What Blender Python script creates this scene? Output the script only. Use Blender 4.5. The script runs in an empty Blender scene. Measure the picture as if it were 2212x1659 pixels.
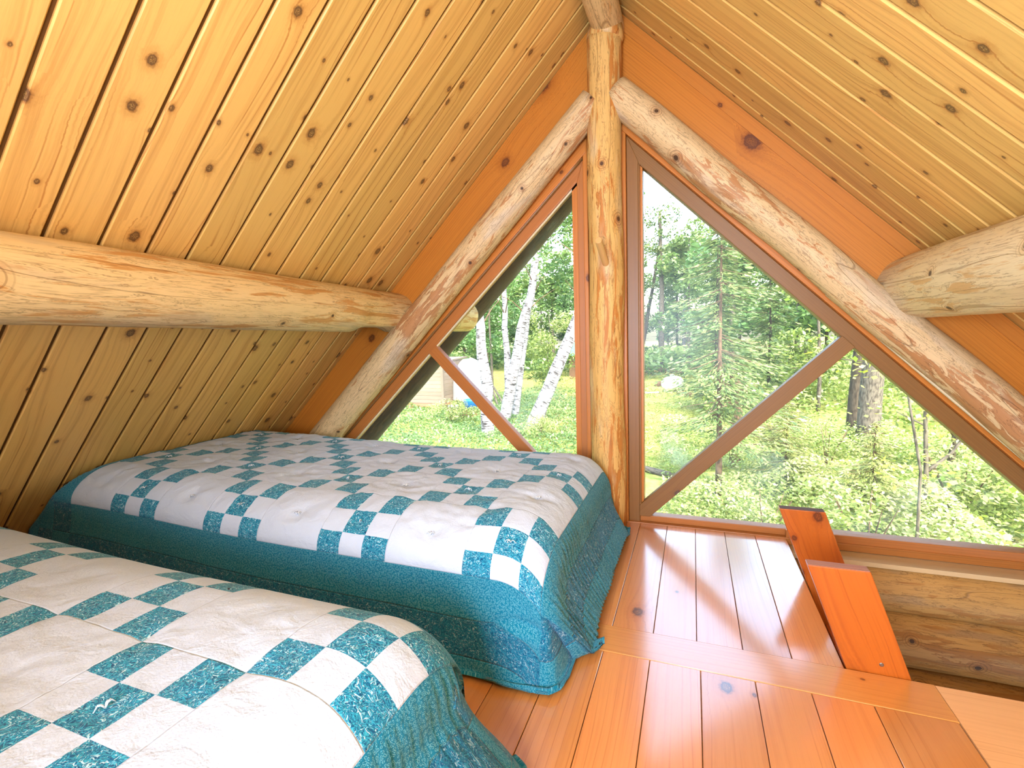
import bpy, math, random
import numpy as np
from mathutils import Vector, Matrix, noise as mnoise
random.seed(11)
RNG = np.random.default_rng(7)
sc = bpy.context.scene
COL = sc.collection
R = math.radians

# ------------------------------------------------------------------ helpers
def link(o):
    COL.objects.link(o); return o
def empty(name, loc=(0, 0, 0), rz=0.0):
    o = bpy.data.objects.new(name, None); o.location = loc; o.rotation_euler = (0, 0, rz)
    o.empty_display_size = .05
    return link(o)
def tag(o, label=None, cat=None, group=None, kind=None):
    if label: o['label'] = label
    if cat: o['category'] = cat
    if group: o['group'] = group
    if kind: o['kind'] = kind
    return o
def child(o, parent):
    o.parent = parent
    o.matrix_parent_inverse = Matrix.Translation(parent.matrix_basis.translation).inverted() if parent.rotation_euler[2] == 0 else parent.matrix_basis.inverted()
    return o

class MB:
    """collects faces, their uv (metres, u along the grain) and a per-face tone"""
    def __init__(s): s.v = []; s.f = []; s.uv = []; s.tone = []
    def add(s, verts, faces, uvs, tone=.5):
        b = len(s.v); s.v += [tuple(p) for p in verts]
        for f, u in zip(faces, uvs):
            s.f.append([b + i for i in f]); s.uv += list(u); s.tone.append(tone)
    def build(s, name, mat, parent=None, smooth=False, bevel=0, segs=2):
        me = bpy.data.meshes.new(name)
        me.from_pydata(s.v, [], s.f); me.update()
        uvl = me.uv_layers.new(name='UVMap')
        uvl.data.foreach_set('uv', np.array(s.uv, dtype=np.float32).ravel())
        at = me.attributes.new('tone', 'FLOAT', 'FACE')
        at.data.foreach_set('value', np.array(s.tone, dtype=np.float32))
        if smooth: me.polygons.foreach_set('use_smooth', [True] * len(me.polygons))
        me.materials.append(mat)
        o = link(bpy.data.objects.new(name, me))
        if bevel:
            m = o.modifiers.new('Bevel', 'BEVEL'); m.width = bevel; m.segments = segs; m.limit_method = 'ANGLE'
        if parent: child(o, parent)
        return o

def V3(p): return Vector(p)
def rnd_off(): return (random.uniform(0, 40), random.uniform(0, 40))

def plank(mb, o, du, dv, dw, L, W, T, c=.004, tone=None):
    """board: length du, width dv, visible face at dw=0, body towards -dw, chamfered long edges"""
    o, du, dv, dw = V3(o), V3(du).normalized(), V3(dv).normalized(), V3(dw).normalized()
    prof = [(0, -T), (0, -c), (c, 0), (W - c, 0), (W, -c), (W, -T)]
    off = rnd_off(); tone = random.random() if tone is None else tone
    n = len(prof); vs = []
    for u in (0, L):
        for (a, b) in prof: vs.append(o + du * u + dv * a + dw * b)
    per = [0]
    for i in range(n): 
        a, b = prof[i], prof[(i + 1) % n]; per.append(per[-1] + math.hypot(a[0] - b[0], a[1] - b[1]))
    fs, us = [], []
    for i in range(n):
        j = (i + 1) % n
        fs.append([i, j, n + j, n + i]); us.append([(off[0], off[1] + per[i]), (off[0], off[1] + per[i + 1]), (off[0] + L, off[1] + per[i + 1]), (off[0] + L, off[1] + per[i])])
    fs.append(list(range(n))[::-1]); us.append([(off[0] + p[1], off[1] + p[0]) for p in prof][::-1])
    fs.append([n + i for i in range(n)]); us.append([(off[0] + p[1], off[1] + p[0]) for p in prof])
    if du.cross(dv).dot(dw) < 0:
        fs = [f[::-1] for f in fs]; us = [u[::-1] for u in us]
    mb.add(vs, fs, us, tone)

def prism(mb, poly, y0, y1, ang=0.0, tone=None):
    """polygon in xz pushed from y0 (room side) to y1, grain along ang"""
    off = rnd_off(); tone = random.random() if tone is None else tone
    ca, sa = math.cos(ang), math.sin(ang)
    A = sum(poly[i][0] * poly[(i + 1) % len(poly)][1] - poly[(i + 1) % len(poly)][0] * poly[i][1] for i in range(len(poly)))
    if A < 0: poly = poly[::-1]
    n = len(poly)
    U = lambda p: (off[0] + p[0] * ca + p[1] * sa, off[1] - p[0] * sa + p[1] * ca)
    vs = [(p[0], y0, p[1]) for p in poly] + [(p[0], y1, p[1]) for p in poly]
    fs = [list(range(n)), [n + i for i in range(n)][::-1]]
    us = [[U(p) for p in poly], [U(p) for p in poly][::-1]]
    for i in range(n):
        j = (i + 1) % n
        fs.append([j, i, n + i, n + j])
        a, b = U(poly[i]), U(poly[j]); d = y1 - y0
        us.append([(b[0], b[1]), (a[0], a[1]), (a[0], a[1] + d), (b[0], b[1] + d)])
    mb.add(vs, fs, us, tone)

def box(mb, x0, x1, y0, y1, z0, z1, axis=0, tone=None):
    o = [x0, y0, z0]; d = [x1 - x0, y1 - y0, z1 - z0]
    off = rnd_off(); tone = random.random() if tone is None else tone
    vs = [(x0 + d[0] * i, y0 + d[1] * j, z0 + d[2] * k) for i in (0, 1) for j in (0, 1) for k in (0, 1)]
    fs = [[0, 1, 3, 2], [4, 6, 7, 5], [0, 4, 5, 1], [2, 3, 7, 6], [0, 2, 6, 4], [1, 5, 7, 3]]
    ax = [axis, (axis + 1) % 3, (axis + 2) % 3]
    us = []
    for f in fs:
        pts = [vs[i] for i in f]
        rng = [max(p[k] for p in pts) - min(p[k] for p in pts) for k in range(3)]
        flat = min(range(3), key=lambda k: rng[k])
        oth = [k for k in ax if k != flat]
        us.append([(off[0] + p[oth[0]], off[1] + p[oth[1]]) for p in pts])
    mb.add(vs, fs, us, tone)

def sweep(mb, path, radii, nseg=32, wob=.0, seed=0, clamps=(), cap=True, tone=.5, knobs=0):
    """log / tube along a path; clamps = planes (point, normal) that hew the log flat"""
    path = [V3(p) for p in path]; N = len(path)
    T0 = (path[-1] - path[0]).normalized()
    ref = Vector((0, 0, 1)) if abs(T0.z) < .9 else Vector((0, -1, 0))
    vs = []; ln = [0]
    for i in range(1, N): ln.append(ln[-1] + (path[i] - path[i - 1]).length)
    for i, p in enumerate(path):
        t = (path[min(i + 1, N - 1)] - path[max(i - 1, 0)]).normalized()
        a = ref.cross(t).normalized(); b = t.cross(a)
        for k in range(nseg):
            th = 2 * math.pi * k / nseg
            r = radii[i]
            if wob:
                r *= 1 + wob * mnoise.noise((math.cos(th) * 1.3 + seed, math.sin(th) * 1.3, ln[i] * 2.2 + seed)) + wob * .45 * mnoise.noise((math.cos(th) * 3 + seed, math.sin(th) * 3 + 7, ln[i] * 7))
            q = p + a * (math.cos(th) * r) + b * (math.sin(th) * r)
            for (cp, cn, rng) in clamps:
                if rng[0] <= ln[i] <= rng[1]:
                    d = (q - cp).dot(cn)
                    if d > 0: q = q - cn * d
            vs.append(q)
    off = rnd_off(); rm = sum(radii) / N
    fs, us = [], []
    for i in range(N - 1):
        for k in range(nseg):
            k2 = (k + 1) % nseg
            fs.append([i * nseg + k, i * nseg + k2, (i + 1) * nseg + k2, (i + 1) * nseg + k])
            c0, c1 = 2 * math.pi * rm * k / nseg, 2 * math.pi * rm * (k + 1) / nseg
            us.append([(off[0] + ln[i], off[1] + c0), (off[0] + ln[i], off[1] + c1), (off[0] + ln[i + 1], off[1] + c1), (off[0] + ln[i + 1], off[1] + c0)])
    if cap:
        for i in (0, N - 1):
            ring = [i * nseg + k for k in range(nseg)]
            uv = [(off[0] + rm * math.cos(2 * math.pi * k / nseg), off[1] + rm * math.sin(2 * math.pi * k / nseg)) for k in range(nseg)]
            if i == 0: ring = ring[::-1]; uv = uv[::-1]
            fs.append(ring); us.append(uv)
    mb.add(vs, fs, us, tone)

def lin(a, b, n): return [tuple(V3(a).lerp(V3(b), i / (n - 1))) for i in range(n)]

# ------------------------------------------------------------------ materials
def srgb(r, g, b):
    f = lambda c: (c / 255 / 12.92) if c / 255 <= .04045 else ((c / 255 + .055) / 1.055) ** 2.4
    return (f(r), f(g), f(b), 1)
class NT:
    def __init__(s, name):
        s.m = bpy.data.materials.new(name); s.m.use_nodes = True
        s.t = s.m.node_tree; s.t.nodes.clear()
        s.out = s.t.nodes.new('ShaderNodeOutputMaterial')
    def n(s, typ, **kw):
        nd = s.t.nodes.new(typ)
        for k, v in kw.items():
            if k in nd.inputs.keys() if isinstance(k, str) else False: pass
            setattr(nd, k, v)
        return nd
    def setin(s, nd, key, val):
        if isinstance(val, bpy.types.NodeSocket): s.t.links.new(val, nd.inputs[key])
        elif val is not None: nd.inputs[key].default_value = val
    def math(s, op, a, b=None, c=None, clamp=False):
        nd = s.n('ShaderNodeMath', operation=op); nd.use_clamp = clamp
        for i, v in enumerate((a, b, c)):
            if v is not None: s.setin(nd, i, v)
        return nd.outputs[0]
    def mix(s, f, a, b, blend='MIX'):
        nd = s.n('ShaderNodeMix', data_type='RGBA', blend_type=blend)
        s.setin(nd, 0, f); s.setin(nd, 6, a); s.setin(nd, 7, b)
        return nd.outputs[2]
    def ss(s, x, a, b, lo=0., hi=1.):
        nd = s.n('ShaderNodeMapRange', interpolation_type='SMOOTHSTEP')
        s.setin(nd, 0, x); s.setin(nd, 1, a); s.setin(nd, 2, b); s.setin(nd, 3, lo); s.setin(nd, 4, hi)
        return nd.outputs[0]
    def noise(s, vec, scale=1., detail=2., rough=.5, dist=0.):
        nd = s.n('ShaderNodeTexNoise'); s.setin(nd, 'Vector', vec)
        s.setin(nd, 'Scale', scale); s.setin(nd, 'Detail', detail); s.setin(nd, 'Roughness', rough); s.setin(nd, 'Distortion', dist)
        return nd.outputs[0]
    def xyz(s, x=0., y=0., z=0.):
        nd = s.n('ShaderNodeCombineXYZ'); s.setin(nd, 0, x); s.setin(nd, 1, y); s.setin(nd, 2, z); return nd.outputs[0]
    def uv(s):
        u = s.n('ShaderNodeUVMap', uv_map='UVMap').outputs[0]
        sp = s.n('ShaderNodeSeparateXYZ'); s.t.links.new(u, sp.inputs[0]); return u, sp.outputs[0], sp.outputs[1]
    def attr(s, name='tone'): return s.n('ShaderNodeAttribute', attribute_name=name).outputs['Fac']
    def bump(s, h, strength=.3, dist=.002):
        nd = s.n('ShaderNodeBump'); s.setin(nd, 'Height', h); s.setin(nd, 'Strength', strength); s.setin(nd, 'Distance', dist); return nd.outputs[0]
    def bsdf(s, col, rough=.5, normal=None, spec=.5, coat=0., coat_rough=.1, sub=None, trans=None):
        nd = s.n('ShaderNodeBsdfPrincipled')
        s.setin(nd, 'Base Color', col); s.setin(nd, 'Roughness', rough); s.setin(nd, 'Specular IOR Level', spec)
        if coat: s.setin(nd, 'Coat Weight', coat); s.setin(nd, 'Coat Roughness', coat_rough); s.setin(nd, 'Coat IOR', 1.9)
        if normal is not None: s.setin(nd, 'Normal', normal)
        s.t.links.new(nd.outputs[0], s.out.inputs[0]); return nd

def wood(name, light, dark, knotc, grain=.55, knots=.5, ksize=1., rough=.45, coat=0., coat_rough=.15, freq=80., tonevar=.35, cath=.05, kscale=5.0, spec=.4, hue2=None):
    t = NT(name); u0, u, v = t.uv(); tone = t.attr()
    warp = t.noise(t.xyz(t.math('MULTIPLY', u, 1.1), t.math('MULTIPLY', v, 5.)), 1., 1.5)
    vor = t.n('ShaderNodeTexVoronoi', voronoi_dimensions='2D'); t.setin(vor, 'Vector', t.xyz(t.math('MULTIPLY', u, .72), v)); t.setin(vor, 'Scale', kscale); t.setin(vor, 'Randomness', .95)
    d = t.math('DIVIDE', vor.outputs['Distance'], kscale)
    sep = t.n('ShaderNodeSeparateColor'); t.t.links.new(vor.outputs['Color'], sep.inputs[0])
    has = t.math('LESS_THAN', sep.outputs[0], knots)
    kr = t.math('MULTIPLY_ADD', t.math('POWER', sep.outputs[1], 2.), .013 * ksize, .0045 * ksize)
    kn_ = t.noise(u0, 75., 2., .6)
    q = t.math('MULTIPLY', t.math('DIVIDE', d, kr), t.math('MULTIPLY_ADD', kn_, .9, .55))
    core = t.math('MULTIPLY', t.ss(q, 1.08, .82), has)
    halo = t.math('MULTIPLY', t.ss(q, 3.2, .9), has)
    pull = t.math('MULTIPLY', t.math('EXPONENT', t.math('MULTIPLY', q, -.45)), has)
    ph = t.math('ADD', t.math('MULTIPLY_ADD', warp, cath, v), t.math('MULTIPLY', pull, t.math('MULTIPLY', kr, 2.6)))
    g = t.noise(t.xyz(t.math('MULTIPLY', u, .9), t.math('MULTIPLY', ph, freq)), 1., 3., .6)
    gl = t.ss(g, .42, .72)
    ring = t.math('ABSOLUTE', t.math('SINE', t.math('MULTIPLY', ph, freq * 2.1)))
    lines = t.math('MULTIPLY', t.ss(ring, .34, .0), t.ss(t.noise(t.xyz(u, t.math('MULTIPLY', v, 9.)), 1.3, 1.), .42, .62))
    fine = t.noise(t.xyz(t.math('MULTIPLY', u, 14.), t.math('MULTIPLY', v, 420.)), 1., 2.)
    fac = t.math('MULTIPLY', t.math('MAXIMUM', t.math('MULTIPLY', gl, .7), t.math('MULTIPLY', lines, 1.25)), grain, clamp=True)
    fac = t.math('ADD', fac, t.math('MULTIPLY', t.math('SUBTRACT', fine, .5), .35), clamp=True)
    col = t.mix(fac, light, dark)
    if hue2 is not None:
        col = t.mix(t.math('MULTIPLY', t.ss(t.noise(t.xyz(t.math('MULTIPLY', u, .9), t.math('MULTIPLY', v, 2.5), tone), 1.4, 2.), .45, .75), .6), col, hue2)
    hs = t.n('ShaderNodeHueSaturation'); t.setin(hs, 'Color', col)
    t.setin(hs, 'Value', t.math('MULTIPLY_ADD', tone, tonevar, 1 - tonevar * .5)); t.setin(hs, 'Hue', t.math('MULTIPLY_ADD', tone, -.005, .5))
    col = hs.outputs[0]
    col = t.mix(t.math('MULTIPLY', halo, .42), col, dark)
    kin = t.mix(t.math('MULTIPLY', t.ss(q, .85, .35), t.ss(t.noise(u0, 260., 3., .7), .45, .6)), knotc, t.mix(.45, knotc, light))
    rim = t.math('MULTIPLY', t.math('MULTIPLY', t.ss(q, .75, 1.0), t.ss(q, 1.5, 1.05)), has)
    col = t.mix(t.math('MULTIPLY', rim, .55), col, t.mix(.5, dark, knotc))
    col = t.mix(t.math('MULTIPLY', core, .85), col, kin)
    nrm = t.bump(t.math('SUBTRACT', t.math('MULTIPLY', fine, .4), t.math('MULTIPLY', fac, .5)), .25, .001)
    t.bsdf(col, rough, nrm, spec, coat, coat_rough)
    return t.m

def logwood(name, base, patch, dark, knotc, amount=.5, grey=None, rough=.55, kn=.3, crack=.5, ul=5.):
    """peeled log: drawknife patches streaked along the grain, sparse round knots, checks"""
    t = NT(name); u0, u, v = t.uv()
    vor = t.n('ShaderNodeTexVoronoi', voronoi_dimensions='2D'); t.setin(vor, 'Vector', t.xyz(u, v)); t.setin(vor, 'Scale', 4.2)
    d = t.math('DIVIDE', vor.outputs['Distance'], 4.2)
    sep = t.n('ShaderNodeSeparateColor'); t.t.links.new(vor.outputs['Color'], sep.inputs[0])
    has = t.math('LESS_THAN', sep.outputs[0], kn)
    kr = t.math('MULTIPLY_ADD', sep.outputs[1], .009, .007); q = t.math('DIVIDE', d, kr)
    core = t.math('MULTIPLY', t.ss(q, 1.05, .75), has); halo = t.math('MULTIPLY', t.ss(q, 4.5, 1.), has)
    rings = t.math('MULTIPLY', t.math('MULTIPLY', halo, t.ss(t.math('SINE', t.math('MULTIPLY', q, 6.5)), .3, .9)), .6)
    pull = t.math('MULTIPLY', t.math('EXPONENT', t.math('MULTIPLY', q, -.5)), has)
    vv = t.math('ADD', v, t.math('MULTIPLY', pull, .03))
    n1 = t.noise(t.xyz(t.math('MULTIPLY', u, ul), t.math('MULTIPLY', vv, 34.)), 1., 5., .66, .7)
    n2 = t.noise(t.xyz(t.math('MULTIPLY', u, 1.6), t.math('MULTIPLY', vv, 5.)), 1., 2.)
    m1 = t.ss(t.math('MULTIPLY_ADD', n2, .45, t.math('MULTIPLY', n1, .62)), .56 - (amount - .5) * .2, .60 - (amount - .5) * .2)
    n3 = t.noise(t.xyz(t.math('MULTIPLY', u, 10.), t.math('MULTIPLY', vv, 130.)), 1., 3., .6)
    edge = t.math('ABSOLUTE', t.math('SUBTRACT', n1, .5))
    col = t.mix(t.math('MULTIPLY', m1, .85), base, patch)
    if grey is not None:
        n4 = t.noise(t.xyz(t.math('MULTIPLY', u, 2.2), t.math('MULTIPLY', vv, 9.), 3.), 1., 3.)
        col = t.mix(t.math('MULTIPLY', t.ss(n4, .55, .68), .7), col, grey)
    col = t.mix(t.math('MULTIPLY', t.ss(edge, .016, .0), .6), col, dark)
    col = t.mix(t.math('MULTIPLY', t.ss(n3, .5, .74), .45), col, dark)
    ck = t.math('MULTIPLY', t.ss(t.math('ABSOLUTE', t.math('SUBTRACT', t.noise(t.xyz(t.math('MULTIPLY', u, .55), t.math('MULTIPLY', vv, 7.), 9.), 1., 1.), .5)), .004, .0), crack)
    col = t.mix(ck, col, dark)
    col = t.mix(t.math('MULTIPLY', halo, .3), col, patch)
    col = t.mix(rings, col, dark)
    col = t.mix(t.math('MULTIPLY', core, .9), col, knotc)
    h = t.math('ADD', t.math('MULTIPLY', n1, .8), t.math('SUBTRACT', t.math('MULTIPLY', n3, .25), t.math('MULTIPLY', ck, 1.5)))
    t.bsdf(col, rough, t.bump(h, .55, .004), .35)
    return t.m

def plain(name, col, rough=.6, spec=.4, var=.15, scale=30., metallic=0.):
    t = NT(name); tc = t.n('ShaderNodeTexCoord').outputs['Object']
    n = t.noise(tc, scale, 3.)
    c2 = (col[0] * (1 - var), col[1] * (1 - var), col[2] * (1 - var), 1)
    b = t.bsdf(t.mix(n, col, c2), rough, t.bump(n, .15, .003), spec)
    b.inputs['Metallic'].default_value = metallic
    return t.m

M = {}
M['ceil_l'] = wood('ceiling_pine', srgb(241, 190, 104), srgb(190, 118, 48), srgb(84, 52, 34), grain=.62, knots=.8, ksize=.85, rough=.42, freq=46., tonevar=.2, cath=.13, kscale=6.8, spec=.35)
M['ceil_r'] = M['ceil_l']
M['groove'] = plain('groove_wood', srgb(112, 76, 36), .7, .2)
M['fascia'] = wood('fascia_fir', srgb(206, 128, 44), srgb(160, 84, 22), srgb(78, 30, 14), grain=.6, knots=.34, ksize=1.9, rough=.4, freq=130., tonevar=.2, cath=.02, kscale=3.2)
M['trim'] = wood('trim_orange', srgb(208, 128, 50), srgb(166, 90, 30), srgb(80, 36, 18), grain=.5, knots=.12, ksize=.8, rough=.38, freq=120., tonevar=.2, cath=.02)
M['sash'] = wood('sash_brown', srgb(148, 102, 52), srgb(112, 72, 34), srgb(62, 34, 20), grain=.55, knots=.03, rough=.4, freq=170., tonevar=.14, cath=.02)
M['sash_l'] = wood('sash_russet', srgb(190, 118, 54), srgb(146, 84, 34), srgb(62, 34, 20), grain=.5, knots=.03, rough=.4, freq=170., tonevar=.14, cath=.02)
M['floor'] = wood('floor_varnish', srgb(230, 150, 78), srgb(192, 106, 46), srgb(76, 42, 26), grain=.45, knots=.26, ksize=1.05, rough=.32, coat=1., coat_rough=.14, freq=70., tonevar=.26, cath=.06, kscale=4.2, hue2=srgb(206, 112, 48))
M['cross'] = wood('crossboard', srgb(226, 150, 70), srgb(196, 112, 40), srgb(90, 50, 28), grain=.5, knots=.12, ksize=.8, rough=.34, coat=1., coat_rough=.16, freq=90., tonevar=.1, cath=.02)
M['rail'] = wood('ladder_orange', srgb(198, 102, 28), srgb(158, 70, 14), srgb(84, 34, 14), grain=.6, knots=.95, ksize=1.2, rough=.35, coat=.3, coat_rough=.2, freq=70., tonevar=.1, cath=.09, kscale=6.)
M['endgrain'] = wood('end_grain', srgb(196, 136, 112), srgb(140, 84, 64), srgb(90, 50, 34), grain=.8, knots=0., freq=220., rough=.7)
M['endgrain_dark'] = wood('end_grain_dark', srgb(104, 76, 66), srgb(64, 44, 40), srgb(50, 30, 24), grain=.8, knots=0., freq=220., rough=.7)
M['log'] = logwood('log_peeled', srgb(236, 200, 140), srgb(206, 142, 70), srgb(130, 82, 38), srgb(70, 42, 26), .5, ul=3., grey=srgb(216, 186, 140))
M['log_pale'] = logwood('log_pale', srgb(240, 214, 166), srgb(222, 172, 108), srgb(150, 104, 60), srgb(80, 52, 34), .36, grey=srgb(236, 220, 184), kn=.12, ul=3.)
M['log_post'] = logwood('log_post', srgb(230, 180, 104), srgb(196, 116, 44), srgb(120, 66, 24), srgb(72, 40, 24), .6, grey=srgb(224, 192, 142))
M['log_raf'] = logwood('log_rafter', srgb(226, 190, 138), srgb(186, 122, 70), srgb(112, 74, 46), srgb(66, 42, 30), .54, ul=7., grey=srgb(214, 190, 158), kn=.26)
M['log_wall'] = logwood('log_wall', srgb(196, 142, 74), srgb(168, 108, 46), srgb(98, 62, 30), srgb(58, 38, 26), .5, grey=srgb(170, 132, 88), kn=.35)
M['ledge'] = wood('sawn_ledge', srgb(222, 182, 128), srgb(190, 146, 92), srgb(130, 90, 60), grain=.45, knots=.1, freq=200., rough=.7)
M['hewn'] = wood('hewn_face', srgb(236, 196, 128), srgb(214, 160, 86), srgb(110, 62, 30), grain=.5, knots=.3, ksize=.8, freq=90., rough=.6)
M['log_out'] = logwood('log_weathered', srgb(92, 70, 54), srgb(64, 48, 40), srgb(36, 28, 24), srgb(30, 22, 18), .5)
M['peg'] = wood('peg_pine', srgb(232, 178, 112), srgb(210, 150, 86), srgb(120, 70, 40), grain=.3, knots=0., rough=.45)
M['bead'] = plain('pale_bead', srgb(238, 214, 172), .6, .3, .1)
M['soffit'] = plain('soffit_wood', srgb(120, 92, 66), .7, .2)
M['dark'] = plain('mattress_ticking', srgb(210, 206, 198), .8, .2)
M['yarn'] = plain('yarn_white', srgb(238, 240, 242), .9, .1)
M['speck'] = plain('speck_dark', srgb(40, 36, 40), .6, .3)

def glass_mat():
    t = NT('pane_glass')
    tc = t.n('ShaderNodeTexCoord').outputs['Object']
    n1 = t.noise(tc, 2.1, 3., .55, .8); n2 = t.noise(tc, 60., 2.)
    tr = t.n('ShaderNodeBsdfTransparent'); t.setin(tr, 0, (.97, .985, .975, 1))
    gl = t.n('ShaderNodeBsdfGlossy'); t.setin(gl, 'Roughness', .28)
    df = t.n('ShaderNodeBsdfTranslucent'); t.setin(df, 0, (.9, .95, .95, 1))
    fr = t.n('ShaderNodeFresnel'); t.setin(fr, 'IOR', 1.45)
    m1 = t.n('ShaderNodeMixShader'); t.setin(m1, 0, t.math('MULTIPLY', fr.outputs[0], .22)); t.t.links.new(tr.outputs[0], m1.inputs[1]); t.t.links.new(gl.outputs[0], m1.inputs[2])
    dirt = t.math('MULTIPLY_ADD', t.ss(n1, .52, .78), .13, t.math('MULTIPLY', n2, .03))
    m2 = t.n('ShaderNodeMixShader'); t.setin(m2, 0, dirt); t.t.links.new(m1.outputs[0], m2.inputs[1]); t.t.links.new(df.outputs[0], m2.inputs[2])
    t.t.links.new(m2.outputs[0], t.out.inputs[0]); return t.m
M['glass'] = glass_mat()

QB = .276; QP = QB / 3; QNA = 8; QNB = 5; W1, W2, W3 = .13, .105, .085
def quilt_mat(name, sat=1.):
    t = NT(name); u0, a, b = t.uv()
    A, Bw = QNA * QB, QNB * QB
    i = t.math('FLOOR', t.math('DIVIDE', a, QP)); j = t.math('FLOOR', t.math('DIVIDE', b, QP))
    bi = t.math('FLOOR', t.math('DIVIDE', i, 3.)); bj = t.math('FLOOR', t.math('DIVIDE', j, 3.))
    m2 = lambda x: t.math('FLOORED_MODULO', x, 2.)
    nine = t.math('LESS_THAN', m2(t.math('ADD', bi, bj)), .5)
    li = t.math('SUBTRACT', i, t.math('MULTIPLY', bi, 3.)); lj = t.math('SUBTRACT', j, t.math('MULTIPLY', bj, 3.))
    chk = t.math('LESS_THAN', m2(t.math('ADD', li, lj)), .5)
    patch = t.math('MULTIPLY', nine, chk)
    # distance outside the field on either axis, then the class of border strip
    ea = t.math('MAXIMUM', t.math('MULTIPLY', a, -1.), t.math('SUBTRACT', a, A)); eb = t.math('MAXIMUM', t.math('MULTIPLY', b, -1.), t.math('SUBTRACT', b, Bw))
    ea = t.math('MAXIMUM', ea, 0.); eb = t.math('MAXIMUM', eb, 0.)
    gt = lambda x, y: t.math('GREATER_THAN', x, y)
    cls = lambda e: t.math('ADD', gt(e, .0001), t.math('ADD', gt(e, W1), gt(e, W1 + W2)))
    ca, cb = cls(ea), cls(eb)
    mx, mn = t.math('MAXIMUM', ca, cb), t.math('MINIMUM', ca, cb)
    inside = t.math('LESS_THAN', mx, .5)
    eq = lambda x, y: t.math('COMPARE', x, y, .1)
    corner1 = t.math('MULTIPLY', eq(mx, 1.), eq(mn, 1.)); corner2 = t.math('MULTIPLY', eq(mx, 2.), eq(mn, 2.))
    strip2 = t.math('MULTIPLY', eq(mx, 2.), eq(mn, 0.))
    darkp = t.math('MAXIMUM', t.math('MAXIMUM', corner1, corner2), strip2)
    # feather print
    w = t.noise(u0, 55., 2., .5); w2 = t.noise(u0, 38., 1.)
    wp = t.n('ShaderNodeVectorMath', operation='ADD'); t.t.links.new(u0, wp.inputs[0]); t.t.links.new(t.xyz(t.math('MULTIPLY', w, .03), t.math('MULTIPLY', w2, .03)), wp.inputs[1])
    f1 = t.noise(wp.outputs[0], 330., 3., .7, .8); f2 = t.noise(wp.outputs[0], 120., 2., .6, 2.0)
    pr = t.mix(t.ss(f1, .42, .60), srgb(10, 84, 122), srgb(58, 174, 196))
    pr = t.mix(t.ss(f2, .57, .65), pr, srgb(196, 230, 236))
    pr = t.mix(t.ss(f2, .38, .30), pr, srgb(14, 66, 104))
    prd = t.mix(.45, pr, srgb(10, 74, 108))
    # dotted print
    vo = t.n('ShaderNodeTexVoronoi', voronoi_dimensions='2D'); t.setin(vo, 'Vector', u0); t.setin(vo, 'Scale', 170.); t.setin(vo, 'Randomness', .8)
    dr = t.math('MULTIPLY', t.ss(t.math('ABSOLUTE', t.math('SUBTRACT', vo.outputs['Distance'], .30)), .13, .05), t.ss(t.noise(u0, 420., 1.), .40, .52))
    dots = t.mix(t.math('MULTIPLY', dr, .62), srgb(16, 122, 148), srgb(154, 224, 228))
    dots = t.mix(t.math('MULTIPLY', t.noise(u0, 9., 1.), .25), dots, srgb(12, 104, 138))
    white = t.mix(t.noise(u0, 5., 2.), srgb(214, 222, 235), srgb(204, 212, 227))
    field = t.mix(patch, white, pr)
    border = t.mix(darkp, dots, prd)
    col = t.mix(inside, border, field)
    # seams
    fr = lambda x: t.math('ABSOLUTE', t.math('SUBTRACT', t.math('FRACT', t.math('ADD', t.math('DIVIDE', x, QB), .5)), .5))
    seam = t.math('MULTIPLY', t.math('MULTIPLY', t.ss(t.math('MINIMUM', fr(a), fr(b)), .011, .0), inside), 1.)
    es = lambda e, w: t.ss(t.math('ABSOLUTE', t.math('SUBTRACT', e, w)), .004, .0)
    em = t.math('MAXIMUM', ea, eb)
    seam2 = t.math('MULTIPLY', t.math('MAXIMUM', es(em, W1), t.math('MAXIMUM', es(em, W1 + W2), es(em, .0))), t.math('SUBTRACT', 1., inside))
    col = t.mix(t.math('MULTIPLY', seam, .10), col, srgb(150, 150, 150))
    wr = t.noise(u0, 17., 4., .55, .4); wr2 = t.noise(u0, 260., 2.)
    h = t.math('SUBTRACT', t.math('MULTIPLY_ADD', wr2, .12, t.math('MULTIPLY', wr, 1.)), t.math('ADD', t.math('MULTIPLY', seam, .16), t.math('MULTIPLY', seam2, .45)))
    nd = t.bsdf(col, .85, t.bump(h, .8, .009), .15)
    nd.inputs['Sheen Weight'].default_value = .15
    return t.m
M['quilt'] = quilt_mat('quilt_cotton')

# ------------------------------------------------------------------ camera
C = Vector((0, 0, 1.0)); F = 1027.0
yaw, pit, rol = R(20.91), R(5.56), R(-1.83)
fw = Vector((-math.sin(yaw) * math.cos(pit), math.cos(yaw) * math.cos(pit), -math.sin(pit)))
r0 = Vector((math.cos(yaw), math.sin(yaw), 0)); u0_ = r0.cross(fw)
rt = r0 * math.cos(rol) + u0_ * math.sin(rol); up = -r0 * math.sin(rol) + u0_ * math.cos(rol)
cam = bpy.data.cameras.new('camera'); co = link(bpy.data.objects.new('camera', cam))
cam.sensor_width = 36; cam.lens = F / 2212 * 36; cam.clip_start = .02; cam.clip_end = 500
co.matrix_world = Matrix(((rt.x, up.x, -fw.x, C.x), (rt.y, up.y, -fw.y, C.y), (rt.z, up.z, -fw.z, C.z), (0, 0, 0, 1)))
sc.camera = co

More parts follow.
